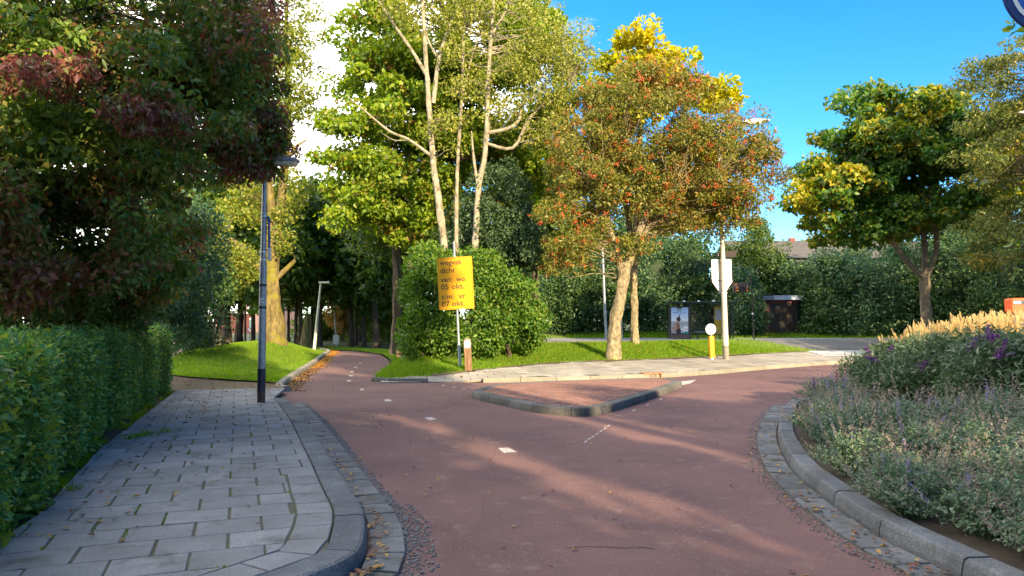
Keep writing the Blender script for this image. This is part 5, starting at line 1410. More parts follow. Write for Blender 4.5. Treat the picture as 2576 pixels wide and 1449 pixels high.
mb = MB(); mb.prism([(0.2, -0.09), (0.6, -0.08), (0.62, -0.055), (0.18, -0.07)], -0.1, 0.1, Matrix.Translation((0.9, 0, Hc(269))) @ UPRIGHT); mb.build('lamp_cover', M['lamp_glass'], hdo)
zr = (Hc(618) + Hc(671)) / 2
pl = MB().prism(rrect(50 * s, 53 * s, 0.03, cz=zr, cx=0.0), 0.0, 0.02, Matrix.Translation((-0.02, 0.115, 0)) @ UPRIGHT).build('square_sign', M['sign_back'], colm)
mb = MB(); mb.prism(rrect(51 * s, 54 * s, 0.032, cz=zr), 0.0, 0.004, Matrix.Translation((-0.02, 0.137, 0)) @ UPRIGHT); mb.build('sign_face', M['blue'], pl)
tw_ = 26 * s
tri = MB().prism([(-tw_, Hc(673)), (tw_, Hc(673)), (0.03, Hc(709)), (-0.03, Hc(709))], 0.0, 0.02, Matrix.Translation((-0.01, 0.115, 0)) @ UPRIGHT).build('yield_sign', M['sign_back'], colm)
tw2 = 27 * s
mb = MB(); mb.prism([(-tw2, Hc(672.3)), (tw2, Hc(672.3)), (0.03, Hc(711)), (-0.03, Hc(711))], 0.0, 0.004, Matrix.Translation((-0.01, 0.137, 0)) @ UPRIGHT); mb.build('sign_face', M['sign_red'], tri)
for v in (622, 668, 703):
    cylpart('clamp', M['sign_back'], Hc(v + 1), Hc(v - 1), 0.10, 0.10, colm)
    mb = MB(); mb.box((0, 0.105, Hc(v)), (0.30, 0.02, 0.03)); mb.build('rail', M['galv'], colm)
mb = MB(); mb.box((0.30, 0.05, Hc(605)), (0.40, 0.02, 0.22)); ns = mb.build('street_name_plate', M['fence_dark'], colm)
mb = MB(); mb.box((0.30, 0.064, Hc(605)), (0.39, 0.004, 0.21)); mb.build('plate_face', M['blue'], ns)
mb = MB(); mb.box((-0.10, 0.10, Hc(606)), (0.16, 0.10, 0.14)); mb.build('detector_box', M['black'], colm, bevel=0.02)

# yellow island bollard with round keep-left sign seen from behind
bb = on(P(1791, 873, 26.0)); s = px(26.0)
bol = tag(empty('bollard', bb), 'yellow bollard with a round white sign back beside the light column', 'bollard')
bol.rotation_euler = (0, R(-2.0), R(10))
Hb = lambda v: (873 - v) * s
cylpart('white_base', M['white'], -0.03, Hb(866), 0.055, 0.055, bol)
bp = [(-0.11, 0.02), (0.11, 0.02), (0.085, -0.06), (-0.085, -0.06)]
mb = MB(); mb.prism(rrect(0.195, 0.13, 0.04), Hb(866), Hb(813)); mb.build('body', M['yellow_plastic'], bol, smooth=True)
mb = MB(); mb.prism(rrect(0.225, 0.15, 0.04), Hb(867), Hb(863.5)); mb.build('collar', M['yellow_plastic'], bol)
cylpart('neck', M['galv'], Hb(813), Hb(806), 0.022, 0.022, bol)
ds = MB().prism(circle(0.19, 32, 0, Hb(796)), -0.008, 0.008, UPRIGHT).build('round_sign', M['white'], bol)
mb = MB(); mb.prism(circle(0.185, 32, 0, Hb(796)), 0.0, 0.003, Matrix.Translation((0, 0.0115, 0)) @ UPRIGHT); mb.build('sign_face', M['blue'], ds)
mb = MB(); mb.box((-0.035, -0.022, Hb(797)), (0.022, 0.025, 0.26)); mb.box((0.045, -0.022, Hb(797)), (0.03, 0.025, 0.24)); mb.build('rail', M['galv'], ds)

# curved lamp post across the lawn
yl = 50.0; b = on(P(1526, 858, yl))
cl_ = tag(empty('lamp_post', b), 'slender lamp post with a curved top in front of the dark shrubs', 'lamp post')
q = [P(1526, 858, yl), P(1521, 760, yl), P(1517, 660, yl), P(1515, 622, yl), P(1511, 608, yl), P(1505, 602, yl), P(1496, 600, yl)]
mb = MB(); mb.tube([p - b for p in spline(q, 5)], list(np.linspace(0.10, 0.05, 31)), 12); mb.build('pole', M['galv'], cl_, smooth=True)
mb = MB(); mb.tube([P(1497, 600, yl) - b, P(1484, 602, yl) - b], [0.09, 0.06], 10); mb.build('lamp_head', M['lamp_cap'], cl_, smooth=True)

# bus stop flag
ys_ = 49.0; b = on(P(1566, 862, ys_)) + Vector((0, 0, 0.15))
bs = tag(empty('bus_stop_sign', b), 'thin bus stop pole with a small yellow and white sign', 'sign')
s = px(ys_)
mb = MB(); mb.tube([(0, 0, -0.05), (-0.10, 0, 98 * s)], [0.035, 0.035], 10); mb.build('pole', M['galv'], bs, smooth=True)
mb = MB(); mb.box((-0.02, -0.05, 84 * s), (0.30, 0.03, 0.60)); f_ = mb.build('panel', M['white'], bs)
mb = MB(); mb.box((-0.02, -0.068, 85 * s), (0.28, 0.008, 0.30)); mb.build('yellow_field', M['yellow_plastic'], f_)
mb = MB(); mb.prism(circle(0.09, 16, -0.02, 94 * s), -0.004, 0.004, Matrix.Translation((0, -0.07, 0)) @ UPRIGHT); mb.build('blue_mark', M['blue_dark'], f_)

# bus shelter ----------------------------------------------------------------------
yh = 50.0
c0 = P(1683, 860, yh); c0 = Vector((c0.x, c0.y, Tz(c0.x, c0.y) + 0.15))
sh = tag(empty('bus_shelter', c0, R(-7)), 'dark glass bus shelter with advertising panel across the road', 'bus shelter')
mpx = px(yh)
W_ = 4.25; HS = 2.42
mb = MB(); mb.box((W_ / 2, 0.6, HS + 0.05), (W_ + 0.25, 1.75, 0.10)); rf = mb.build('roof', M['shelter_metal'], sh, bevel=0.02)
for k in range(3):
    mb = MB(); mb.tube([(1.05 + k * 0.98, 0.2, HS + 0.10), (1.05 + k * 0.98, 0.2, HS + 0.15), (1.05 + k * 0.98, 0.2, HS + 0.18)], [0.11, 0.10, 0.04], 12); mb.build('roof_dome', M['white'], rf, smooth=True)
for (x, y) in ((0.03, 1.3), (1.42, 1.3), (2.8, 1.3), (W_ - 0.03, 1.3), (1.42, 0.0), (W_ - 0.03, 0.0)):
    mb = MB(); mb.box((x, y, HS / 2), (0.07, 0.07, HS)); mb.build('post', M['shelter_metal'], sh)
for x in (0.74, 2.11, 3.5):
    mb = MB(); mb.box((x, 1.3, 1.30), (1.26, 0.012, 2.0)); mb.build('glass_pane', M['glass'], sh)
mb = MB(); mb.box((W_ - 0.03, 0.66, 1.30), (0.012, 1.15, 2.0)); mb.build('glass_pane', M['glass'], sh)
mb = MB(); mb.box((W_ / 2, 1.3, 0.28), (W_ - 0.1, 0.03, 0.05)); mb.box((W_ / 2, 1.3, HS - 0.06), (W_ - 0.1, 0.03, 0.07)); mb.build('rail', M['shelter_metal'], sh)
mb = MB(); mb.box((2.75, 0.95, 0.48), (2.0, 0.36, 0.05)); bn = mb.build('bench', M['galv'], sh, bevel=0.01)
for x in (2.0, 3.5):
    mb = MB(); mb.box((x, 1.0, 0.23), (0.06, 0.25, 0.46)); mb.build('leg', M['shelter_metal'], bn)
# advertising panel
ad = MB(); ad.box((0.70, 0.0, 1.10), (1.40, 0.16, 2.16)); adp = ad.build('advertising_panel', M['dark_metal'], sh, bevel=0.02)
mb = MB(); mb.box((0.70, -0.083, 0.16), (1.34, 0.01, 0.24)); mb.build('plinth', M['brown_panel'], adp)
def flat(poly, mat, name, y, parent):
    mb = MB(); mb.add([(p[0], y, p[1]) for p in poly], [tuple(range(len(poly)))])
    me = mb.mesh(name)
    if me.polygons[0].normal.y > 0: me.flip_normals()
    return link(name, me, mat, parent)
PX0, PZ0, PW, PH = 0.155, 0.36, 1.12, 1.76
def pp(fx, fy): return (PX0 + fx * PW, PZ0 + (1 - fy) * PH)
def poster_sky():
    m, nt, b = new_mat('poster_print')
    tc = node(nt, 'ShaderNodeTexCoord'); sp = node(nt, 'ShaderNodeSeparateXYZ'); nt.links.new(tc.outputs['Generated'], sp.inputs[0])
    nz = node(nt, 'ShaderNodeTexNoise', Scale=9.0, Detail=3.0); nt.links.new(tc.outputs['Generated'], nz.inputs['Vector'])
    ad_ = node(nt, 'ShaderNodeMath', operation='MULTIPLY_ADD'); ad_.inputs[1].default_value = 0.06; nt.links.new(nz.outputs['Fac'], ad_.inputs[0]); nt.links.new(sp.outputs['Z'], ad_.inputs[2])
    r = ramp(nt, [(0.0, (0.20, 0.21, 0.24)), (0.22, (0.42, 0.46, 0.52)), (0.46, (0.34, 0.37, 0.41)), (0.54, (0.74, 0.76, 0.78)), (0.75, (0.50, 0.64, 0.82)), (1.0, (0.34, 0.50, 0.76))])
    nt.links.new(ad_.outputs[0], r.inputs['Fac']); nt.links.new(r.outputs['Color'], b.inputs['Base Color']); b.inputs['Roughness'].default_value = 0.25
    return m
ps = flat([pp(0, 1), pp(1, 1), pp(1, 0), pp(0, 0)], poster_sky(), 'poster', -0.0835, adp)
skin = plain('print_brown', (0.24, 0.10, 0.055), 0.4); hair = plain('print_dark', (0.03, 0.02, 0.03), 0.4); robe = plain('print_rose', (0.38, 0.24, 0.20), 0.4, noise=0.3); pink = plain('print_pink', (0.62, 0.34, 0.36), 0.4); teal = plain('print_teal', (0.02, 0.22, 0.20), 0.4)
flat([pp(x, y) for x, y in ((0.33, 0.0), (0.62, 0.0), (0.62, 0.105), (0.33, 0.105))], M['navy'], 'printed_badge', -0.0850, ps)
for (x, w, h) in ((0.37, 0.05, 0.03), (0.425, 0.035, 0.02), (0.465, 0.05, 0.02), (0.52, 0.03, 0.022), (0.555, 0.025, 0.034)):
    flat([pp(x, 0.075), pp(x + w, 0.075), pp(x + w, 0.075 - h), pp(x, 0.075 - h)], M['white'], 'printed_stroke', -0.0865, ps)
for (t, w, x, y, sz) in (('MOMENT', 0.36, 0.12, 0.215, 0.085),):
    link('printed_word', text_mesh(t, w * PW, pp(x, y)[0], pp(x, y)[1], -0.0855, sz, 0.0005), M['blue_dark'], ps)
for (x, w, y) in ((0.54, 0.035, 0.215), (0.585, 0.035, 0.215), (0.68, 0.04, 0.215), (0.735, 0.05, 0.215), (0.80, 0.05, 0.215), (0.37, 0.05, 0.155), (0.43, 0.05, 0.155), (0.50, 0.03, 0.155), (0.55, 0.05, 0.155)):
    flat([pp(x, y), pp(x + w, y), pp(x + w, y - 0.024), pp(x, y - 0.024)], M['blue_dark'], 'printed_stroke', -0.0855, ps)
flat([pp(x, y) for x, y in ((0.44, 0.36), (0.50, 0.36), (0.55, 0.22), (0.51, 0.22))], hair, 'printed_shape', -0.0852, ps)
flat([pp(x, y) for x, y in ((0.02, 0.80), (0.12, 0.66), (0.26, 0.53), (0.34, 0.52), (0.42, 0.60), (0.48, 0.75), (0.46, 0.86), (0.30, 0.97), (0.14, 0.95))], robe, 'printed_shape', -0.0845, ps)
flat([pp(x, y) for x, y in ((0.34, 0.60), (0.42, 0.56), (0.50, 0.68), (0.52, 0.80), (0.34, 0.82), (0.30, 0.70))], skin, 'printed_shape', -0.0853, ps)
flat([pp(x, y) for x, y in ((0.28, 0.84), (0.52, 0.79), (0.58, 0.88), (0.54, 1.0), (0.30, 1.0))], hair, 'printed_shape', -0.0858, ps)
flat([pp(0.43 + 0.13 * math.cos(a), 0.44 + 0.085 * math.sin(a)) for a in np.linspace(0, 6.0, 16)], hair, 'printed_shape', -0.0862, ps)
flat([pp(0.47 + 0.075 * math.cos(a), 0.505 + 0.05 * math.sin(a)) for a in np.linspace(0, 6.0, 12)], skin, 'printed_shape', -0.0857, ps)
flat([pp(x, y) for x, y in ((0.54, 0.94), (0.98, 0.90), (1.0, 1.0), (0.54, 1.0))], teal, 'printed_shape', -0.0846, ps)
for (x, y, w, h) in ((0.56, 0.94, 0.16, 0.12), (0.71, 0.93, 0.075, 0.20), (0.80, 0.92, 0.085, 0.22), (0.90, 0.91, 0.075, 0.18)):
    flat([pp(x, y), pp(x + w, y), pp(x + w, y - h), pp(x, y - h)], M['white'], 'printed_shape', -0.0852, ps)
    flat([pp(x + w * 0.25, y - h * 0.2), pp(x + w * 0.75, y - h * 0.2), pp(x + w * 0.75, y - h * 0.65), pp(x + w * 0.25, y - h * 0.65)], pink if w < 0.1 else hair, 'printed_shape', -0.0860, ps)
# timetable case
mb = MB(); mb.box((3.55, 0.9, 1.25), (0.95, 0.08, 2.0)); tcse = mb.build('timetable_case', M['dark_metal'], sh, bevel=0.015)
oy = plain('ochre_print', (0.42, 0.30, 0.03), 0.4, noise=0.2, scale=4)
flat([(3.12, 0.32), (3.98, 0.32), (3.98, 2.2), (3.12, 2.2)], oy, 'timetable_sheet', 0.857, tcse)
for (x, z, w, h) in ((3.20, 1.30, 0.38, 0.76), (3.62, 1.66, 0.30, 0.40), (3.62, 1.34, 0.12, 0.26)):
    flat([(x, z), (x + w, z), (x + w, z + h), (x, z + h)], M['fascia'], 'printed_table', 0.8555, tcse)

# electronic departure display
yd = 47.5; b = on(P(1897, 856, yd)); b.z += 0.15; s = px(yd)
dr = tag(empty('departure_display', b), 'brown electronic departure display on a thin pole beside the shelter', 'display')
tp = P(1889, 690, yd) - b
mb = MB(); mb.tube([(0, 0, -0.05), tp], [0.05, 0.042], 12); mb.build('pole', M['dark_metal'], dr, smooth=True)
zc = (856 - 724) * s; xc = -31 * s
mb = MB(); mb.box((xc, 0, zc), (40 * s, 0.20, 25 * s)); dbx = mb.build('case', M['brown_panel'], dr, bevel=0.02)
mb = MB(); mb.box((xc + 0.05 * s, -0.104, zc - 0.12), (36 * s, 0.006, 12 * s)); mb.build('screen', M['black'], dbx)
def led(x, z, w, h, mat=M['amber']):
    mb = MB()
    n = max(2, int(w / 0.045)); 
    for k in range(n):
        hh2 = h * random.choice((0.7, 1.0, 1.0, 0.85))
        mb.box((xc + x + (k + 0.5) * w / n, -0.111, z + hh2 / 2 - h / 2), (w / n * 0.72, 0.004, hh2))
    mb.build('led_line', mat, dbx)
hw = 20 * s
led(-hw + 0.07, zc + 0.19, 0.14, 0.07); led(-hw + 0.12, zc - 0.03, 0.22, 0.055); led(-hw + 0.12, zc - 0.20, 0.22, 0.055); led(hw - 0.19, zc - 0.03, 0.09, 0.055); led(hw - 0.21, zc - 0.20, 0.11, 0.055)
led(-hw + 0.06, zc + 0.075, 0.05, 0.03, M['white']); led(-hw + 0.14, zc + 0.075, 0.16, 0.03, M['white']); led(hw - 0.18, zc + 0.085, 0.09, 0.03, M['white'])
mb = MB(); mb.tube([tp * 0.40 + Vector((0, 0, -0.05)), tp * 0.40 + Vector((0, 0, 0.05))], [0.058, 0.058], 10); mb.build('white_band', M['white'], dr)

# maroon shed and house behind it -----------------------------------------------------
ysd = 56.0; b = on(P(1908, 846, ysd)); s = px(ysd)
shd = tag(empty('garden_shed', b, R(5)), 'dark maroon flat roofed shed with a pale fascia behind the verge', 'shed')
mb = MB(); mb.box((1.55, 1.6, 1.4), (3.1, 3.2, 2.8)); mb.build('wall', M['fence_dark'], shd)
for k in range(10):
    mb = MB(); mb.box((0.16 + k * 0.31, -0.012, 1.22), (0.295, 0.025, 2.42)); mb.build('board', M['maroon'] if k < 3 else M['fence_dark'], shd)
mb = MB(); mb.box((2.0, -0.03, 2.62), (2.2, 0.05, 0.34)); mb.build('top_board', M['maroon'], shd)
rf = MB(); rf.box((1.55, 1.5, 2.98), (3.6, 3.7, 0.10)); rfo = rf.build('roof', M['black'], shd)
mb = MB(); mb.box((2.2, -0.37, 2.86), (2.3, 0.03, 0.34)); mb.build('fascia', M['fascia'], rfo)
mb = MB(); mb.box((0.38, -0.37, 2.84), (1.25, 0.028, 0.30)); mb.build('fascia', plain('slate_blue_fascia', (0.14, 0.17, 0.24), 0.5), rfo)
yh2 = 66.0; b = on(P(1870, 846, yh2)); s = px(yh2)
hs = tag(empty('row_house', b, R(2)), 'pebbledash house with grey tiled roof behind the trees', 'house')
WL = 19.0; EH = 6.6
mb = MB(); mb.box((WL / 2, 4.0, EH / 2), (WL, 8.0, EH)); mb.build('wall', M['pebbledash'], hs)
mb = MB(); mb.prism([(-0.4, EH - 0.1), (8.4, EH - 0.1), (4.0, EH + 1.9)], -0.4, WL + 0.4, Matrix(((0, 0, 1, 0), (1, 0, 0, 0), (0, 1, 0, 0), (0, 0, 0, 1)))); rfo = mb.build('roof', M['roof_tile'], hs)
mb = MB(); mb.box((6.2, 4.0, EH + 1.7), (0.5, 0.5, 0.9)); mb.build('chimney', M['brown_brick'], rfo)
for i, (x, z, w, h) in enumerate(((0.9, 5.1, 1.1, 1.9), (6.2, 5.0, 1.6, 1.5), (9.2, 5.1, 1.6, 1.5), (12.5, 5.1, 1.6, 1.5), (9.2, 1.9, 2.0, 1.6))):
    mb = MB(); mb.box((x, -0.03, z), (w, 0.10, h)); wi = mb.build('window', M['white'], hs)
    mb = MB(); mb.box((x - 0.02, -0.085, z), (w - 0.18, 0.02, h - 0.18)); mb.build('pane', M['window'], wi)
mb = MB(); mb.box((1.78, -0.10, 4.75), (0.62, 0.20, 2.1)); mb.build('bay_side', M['fascia'], hs)
mb = MB(); mb.box((2.75, -0.04, 4.75), (1.25, 0.08, 1.7)); mb.build('red_panel', M['brown_brick'], hs)

# far brick house and barn on the left ---------------------------------------------------
yf = 112.0; b = P(612, 868, yf); b.z = 0.2; s = px(yf)
fh = tag(empty('brick_house', b), 'far violet brick house with steep gable seen between the trunks', 'house')
gw = 2.9
mb = MB(); mb.prism([(0, -0.5), (2 * gw, -0.5), (2 * gw, 3.6), (gw + 0.1, 6.6), (0, 3.6)], 0, 9, UPRIGHT); mb.build('wall', M['house_brick'], fh)
for sx in (-1, 1):
    mb = MB(); mb.prism([(gw + 0.1, 6.65), (gw + 0.1, 6.85), (gw + sx * (gw + 0.35), 3.45), (gw + sx * (gw + 0.35), 3.25)], -0.25, 9.2, UPRIGHT); mb.build('roof', M['roof_tile'], fh)
for (x, z, w, h) in ((1.25, 3.55, 1.2, 1.35), (4.0, 3.55, 1.2, 1.35), (4.4, 0.95, 1.3, 1.4), (0.9, 0.9, 1.0, 1.9)):
    mb = MB(); mb.box((x, -0.04, z), (w, 0.12, h)); wi = mb.build('window', M['white'], fh)
    mb = MB(); mb.box((x, -0.11, z), (w - 0.4, 0.02, h - 0.4)); mb.build('pane', M['window'], wi)
b = P(549, 868, 105); b.z = 0.2
bn_ = tag(empty('brick_barn', b), 'low red brick barn left of the far house', 'barn')
mb = MB(); mb.box((0.6, 4, 1.0), (1.9, 8, 3.0)); mb.build('wall', M['brown_brick'], bn_)
mb = MB(); mb.prism([(-0.5, 2.75), (1.8, 2.45), (1.8, 2.55), (-0.5, 3.0)], -0.2, 8.2, UPRIGHT); mb.build('roof', M['roof_tile'], bn_)
b = P(597, 868, 108); b.z = 0.2
bn2 = tag(empty('brick_outhouse', b), 'small red brick outhouse between the barn and far house', 'shed')
mb = MB(); mb.box((-0.6, 3, 1.0), (1.9, 5, 3.0)); mb.build('wall', M['brown_brick'], bn2)
mb = MB(); mb.box((-0.6, 3, 2.62), (2.2, 5.4, 0.25)); mb.build('roof', M['white'], bn2)
for x in (-1.45, 0.25):
    mb = MB(); mb.box((x, 0.46, 1.0), (0.16, 0.10, 3.0)); mb.build('corner_board', M['white'], bn2)
# warning sign in front of the far house
yw = 62.0; b = on(P(626, 868, yw)); s = px(yw)
ws = tag(empty('warning_sign', b), 'small red triangular warning sign in front of the far house', 'sign')
mb = MB(); mb.tube([(0, 0, -0.05), (0, 0, 35 * s)], [0.035, 0.03], 8); mb.build('pole', M['white_metal'], ws, smooth=True)
mb = MB(); mb.prism([(-0.22, 25 * s), (0.22, 25 * s), (0, 25 * s + 0.40)], -0.01, 0.01, Matrix.Translation((0, -0.05, 0)) @ UPRIGHT); wt = mb.build('plate', M['sign_red'], ws)
mb = MB(); mb.prism([(-0.13, 25 * s + 0.05), (0.13, 25 * s + 0.05), (0, 25 * s + 0.29)], -0.002, 0.002, Matrix.Translation((0, -0.064, 0)) @ UPRIGHT); mb.build('plate_field', M['white'], wt)
mb = MB(); mb.box((0, -0.05, 25 * s - 0.20), (0.36, 0.02, 0.28)); mb.build('lower_plate', plain('faded_red_plate', (0.55, 0.25, 0.2), 0.5), ws)

# orange mailbox at the right edge
ymb = 21.0; b = P(2584, 905, ymb); b.z = 0.35
mbx = tag(empty('mailbox', b, R(-8)), 'orange red mailbox with two letter slots at the right edge', 'mailbox')
s = px(ymb)
zc = CAM_H - (770 - 808) * s * -1 - b.z
zc = (CAM_H + (808 - 769) * s) - b.z
mb = MB(); mb.prism([(-0.46, zc - 0.16), (-0.42, zc - 0.23), (0.50, zc - 0.23), (0.52, zc - 0.16), (0.50, zc + 0.20), (0.46, zc + 0.23), (-0.42, zc + 0.21), (-0.47, zc + 0.17)], -0.2, 0.2, UPRIGHT); bd_ = mb.build('body', M['mail'], mbx, bevel=0.02)
for x in (-0.23, 0.26):
    mb = MB(); mb.box((x, -0.205, zc + 0.09), (0.40, 0.02, 0.11)); sl = mb.build('letter_slot', M['navy'], bd_)
    mb = MB(); mb.box((x - 0.09, -0.218, zc + 0.085), (0.19, 0.006, 0.075)); mb.build('white_label', M['white'], sl)
    mb = MB(); mb.box((x + 0.145, -0.218, zc + 0.085), (0.09, 0.006, 0.075)); mb.build('white_label', M['white'], sl)
mb = MB(); mb.box((0, 0, (zc - 0.23) / 2 - 0.3), (0.55, 0.28, zc - 0.23 + 0.6)); mb.build('pedestal', M['galv'], mbx, bevel=0.01)

# street lamp whose head enters the frame on the right
yk = 24.0; b = on(P(2720, 880, yk))
kl_ = tag(empty('lamp_post', b), 'street lamp whose white head just enters at the right edge', 'lamp post')
tp = P(2700, 270, yk) - b
mb = MB(); mb.tube([(0, 0, -0.3), tp], [0.09, 0.05], 12); mb.build('pole', M['white_metal'], kl_, smooth=True)
e = P(2580, 284, yk) - b
mb = MB(); mb.tube([tp, tp.lerp(e, 0.5) + Vector((0, 0, 0.1)), e + Vector((0.4, 0, 0.03))], [0.04, 0.035, 0.035], 8); mb.build('arm', M['white_metal'], kl_, smooth=True)
mb = MB(); mb.prism([(-0.34, -0.01), (-0.1, -0.055), (0.4, -0.06), (0.45, 0.04), (0.2, 0.075), (-0.1, 0.05)], -0.12, 0.12, Matrix.Translation(e) @ UPRIGHT); mb.build('lamp_head', M['white_metal'], kl_, bevel=0.02)

# round blue sign close by, top right corner
yq = 4.7; c = P(2641, -32, yq)
rs = tag(empty('round_sign', (c.x, c.y + 0.08, 0)), 'round blue sign with white ring cut by the top right corner', 'sign')
rr_ = 0.302
mb = MB(); mb.tube([(0, 0, -0.1), (0, 0, c.z + 0.4)], [0.03, 0.03], 14); mb.build('pole', M['galv'], rs, smooth=True)
dsk = MB().prism(circle(rr_, 56, 0, c.z), -0.01, 0.01, Matrix.Translation((0, -0.06, 0)) @ UPRIGHT).build('disc', M['blue_dark'], rs, bevel=0.004)
def annulus(r0, r1, y, name, mat, parent, n=56):
    a = circle(r1, n, 0, c.z); b2 = circle(r0, n, 0, c.z)
    mb = MB(); mb.add([(p[0], y, p[1]) for p in a] + [(p[0], y, p[1]) for p in b2], [(k, n + k, n + (k + 1) % n, (k + 1) % n) for k in range(n)]); return mb.build(name, mat, parent)
annulus(0.0, rr_ - 0.045, -0.0725, 'blue_field', M['blue'], dsk)
annulus(rr_ - 0.078, rr_ - 0.050, -0.0745, 'white_ring', M['white'], dsk)
mb = MB()
for k in range(3):
    a0 = R(90 + 120 * k)
    for t in np.linspace(0, R(72), 9)[:-1]:
        a1 = a0 + t; a2 = a1 + R(9)
        mb.add([(r * math.cos(a), -0.0745, c.z + r * math.sin(a)) for r, a in ((0.10, a1), (0.15, a1), (0.15, a2), (0.10, a2))], [(0, 1, 2, 3)])
    a3 = a0 - R(2)
    mb.add([(r * math.cos(a), -0.0745, c.z + r * math.sin(a)) for r, a in ((0.07, a3), (0.18, a3), (0.125, a3 - R(26)))], [(0, 2, 1)])
mb.build('white_arrows', M['white'], dsk)
# ------------------------------------------------------------------ planting bed
def catmint(seed, dry):
    rng = np.random.default_rng(seed)
    root = empty('catmint_plant')
    n = 46
    tips, mbs = [], MB()
    C, O = [], []
    for k in range(n):
        a = rng.uniform(0, 2 * np.pi); q = rng.uniform(0.1, 1) ** 0.7
        e = np.array([np.cos(a) * 0.46 * q, np.sin(a) * 0.46 * q, 0.46 * (1.05 - 0.5 * q * q) * rng.uniform(0.7, 1.1)])
        m = np.array([e[0] * 0.55, e[1] * 0.55, e[2] * 0.62])
        mbs.tube([(0.05 * np.cos(a), 0.05 * np.sin(a), -0.02), m, e], [0.004, 0.003, 0.002], 3, cap=False)
        ts = rng.uniform(0.25, 1.0, 46)
        pts = np.where((ts < 0.5)[:, None], m * (ts[:, None] * 2), m + (e - m) * ((ts[:, None] - 0.5) * 2)) + rng.normal(0, 0.022, (46, 3))
        C.append(pts)
        if rng.uniform() < 0.62: tips.append((e, (e - m) / np.linalg.norm(e - m)))
    mbs.build('stem', M['leaf_dark'], root)
    C = np.concatenate(C); C[:, 2] = np.maximum(C[:, 2], 0.01)
    link('foliage', tri_mesh('foliage', [leaves_np(C, 0.036, 0.022, rng, droop=-0.1, up=0.5)]), M['leaf_catmint'], root)
    for name, mat, frac in (('faded_spike', M['catmint_dry'], dry), ('flower_spike', M['catmint_flower'], 1 - dry)):
        pts = []
        for e, d in tips:
            if rng.uniform() < frac * 0.8:
                L = rng.uniform(0.08, 0.18)
                for t in np.linspace(0, 1, 7):
                    pts.append(e + (d + np.array([0, 0, 0.6])) * L * t + rng.normal(0, 0.008 * (1.4 - t), (5, 3)))
        if pts:
            V, F = leaves_np(np.concatenate(pts), 0.016, 0.011, rng, droop=0, up=0)
            tag(link(name, np_mesh(name, V, F), mat, root), kind='stuff')
    return root
protos = [catmint(300 + k, d) for k, d in enumerate((0.82, 0.90, 1.0, 0.88))]
spots = []
rg = np.random.default_rng(77)
tries = 0
while len(spots) < 92 and tries < 30000:
    tries += 1
    x, y = rg.uniform(2.4, 8.5), rg.uniform(2.6, 13.0)
    if not inside(bed_poly, x, y): continue
    d = float(bed_d(x, y))
    if d < 0.33 or d > 3.3: continue
    if x > 4.6 and y > 9.3 and d > 1.1: continue
    if y > 7.5 and d < 0.5: continue
    if all((x - a) ** 2 + (y - b_) ** 2 > 0.42 ** 2 for a, b_ in spots): spots.append((x, y))
spots.sort(key=lambda p: p[1])
first = [True] * 4
for i, (x, y) in enumerate(spots):
    k = int(rg.integers(4))
    # the nearest plants carry more faded spikes
    if y < 6.5: k = int(rg.choice([1, 2, 2, 3]))
    o = protos[k] if first[k] else copy_tree(protos[k]); first[k] = False
    o.location = (x, y, float(bedz(x, y)) - 0.01); o.rotation_euler = (rg.uniform(-.1, .1), rg.uniform(-.1, .1), rg.uniform(0, 6.28))
    sc = rg.uniform(0.75, 1.2); o.scale = (sc, sc, sc * rg.uniform(0.7, 1.1))
    tag(o, 'grey green catmint mound with faded and violet flower spikes in the planting bed', 'plant', 'catmint mounds in the planting bed')
for k in range(4):
    if first[k]:
        for ch in list(protos[k].children): bpy.data.objects.remove(ch, do_unlink=True)
        bpy.data.objects.remove(protos[k], do_unlink=True)

def buddleia(label, base, ells, seed, n_flower):
    root = shrub('butterfly_bush', label, base, ells, M['buddleia_leaf'], 0.095, 85, 220, 0.30, seed, wid=0.30, stems=9, group='butterfly bushes in the planting bed', flat=0.9, droop=0.2, floor=False)
    rng = np.random.default_rng(seed + 1)
    bx = np.array(base)
    cl = clumps_in(rng, ells, n_flower * 3, 0.9)
    cl = cl[np.argsort(-(cl[:, 2] - 0.25 * cl[:, 1]))][:n_flower]
    for c in cl:
        L = rng.uniform(0.14, 0.26); d = rng.normal(size=3) * 0.6; d[2] = rng.uniform(0.0, 0.8); d[1] -= 0.5; d /= np.linalg.norm(d)
        t = rng.uniform(0, 1, 110) ** 1.2
        pts = c - bx + d * (0.16 + (t * L)[:, None]) + rng.normal(0, 1, (110, 3)) * (0.030 * (1 - t * 0.75))[:, None]
        V, F = leaves_np(pts, 0.022, 0.016, rng, droop=0, up=0)
        tag(link('flower_panicle', np_mesh('flower_panicle', V, F), M['buddleia_flower'], root), kind='stuff')
    return root
def bb_(u, v, y): p = P(u, v, y); return Vector((p.x, p.y, float(bedz(p.x, p.y))))
buddleia('wide dark butterfly bush with purple flowers in the middle of the bed', bb_(2330, 980, 11.6), [ell(2330, 950, 11.6, 110, 62, 0.8), ell(2260, 965, 12.0, 70, 45, 0.7), ell(2380, 905, 12.2, 90, 40, 0.8)], 320, 12)
buddleia('tall dark butterfly bush with purple flowers at the right edge', bb_(2520, 1000, 9.6), [ell(2520, 945, 9.6, 120, 75, 0.8), ell(2600, 920, 9.8, 90, 70, 0.8), ell(2470, 900, 10.6, 80, 40, 0.7)], 330, 12)
buddleia('low butterfly bush at the tip of the bed beside the path', bb_(2215, 990, 13.2), [ell(2215, 955, 13.2, 55, 40, 0.6), ell(2260, 915, 13.6, 50, 34, 0.6)], 340, 5)

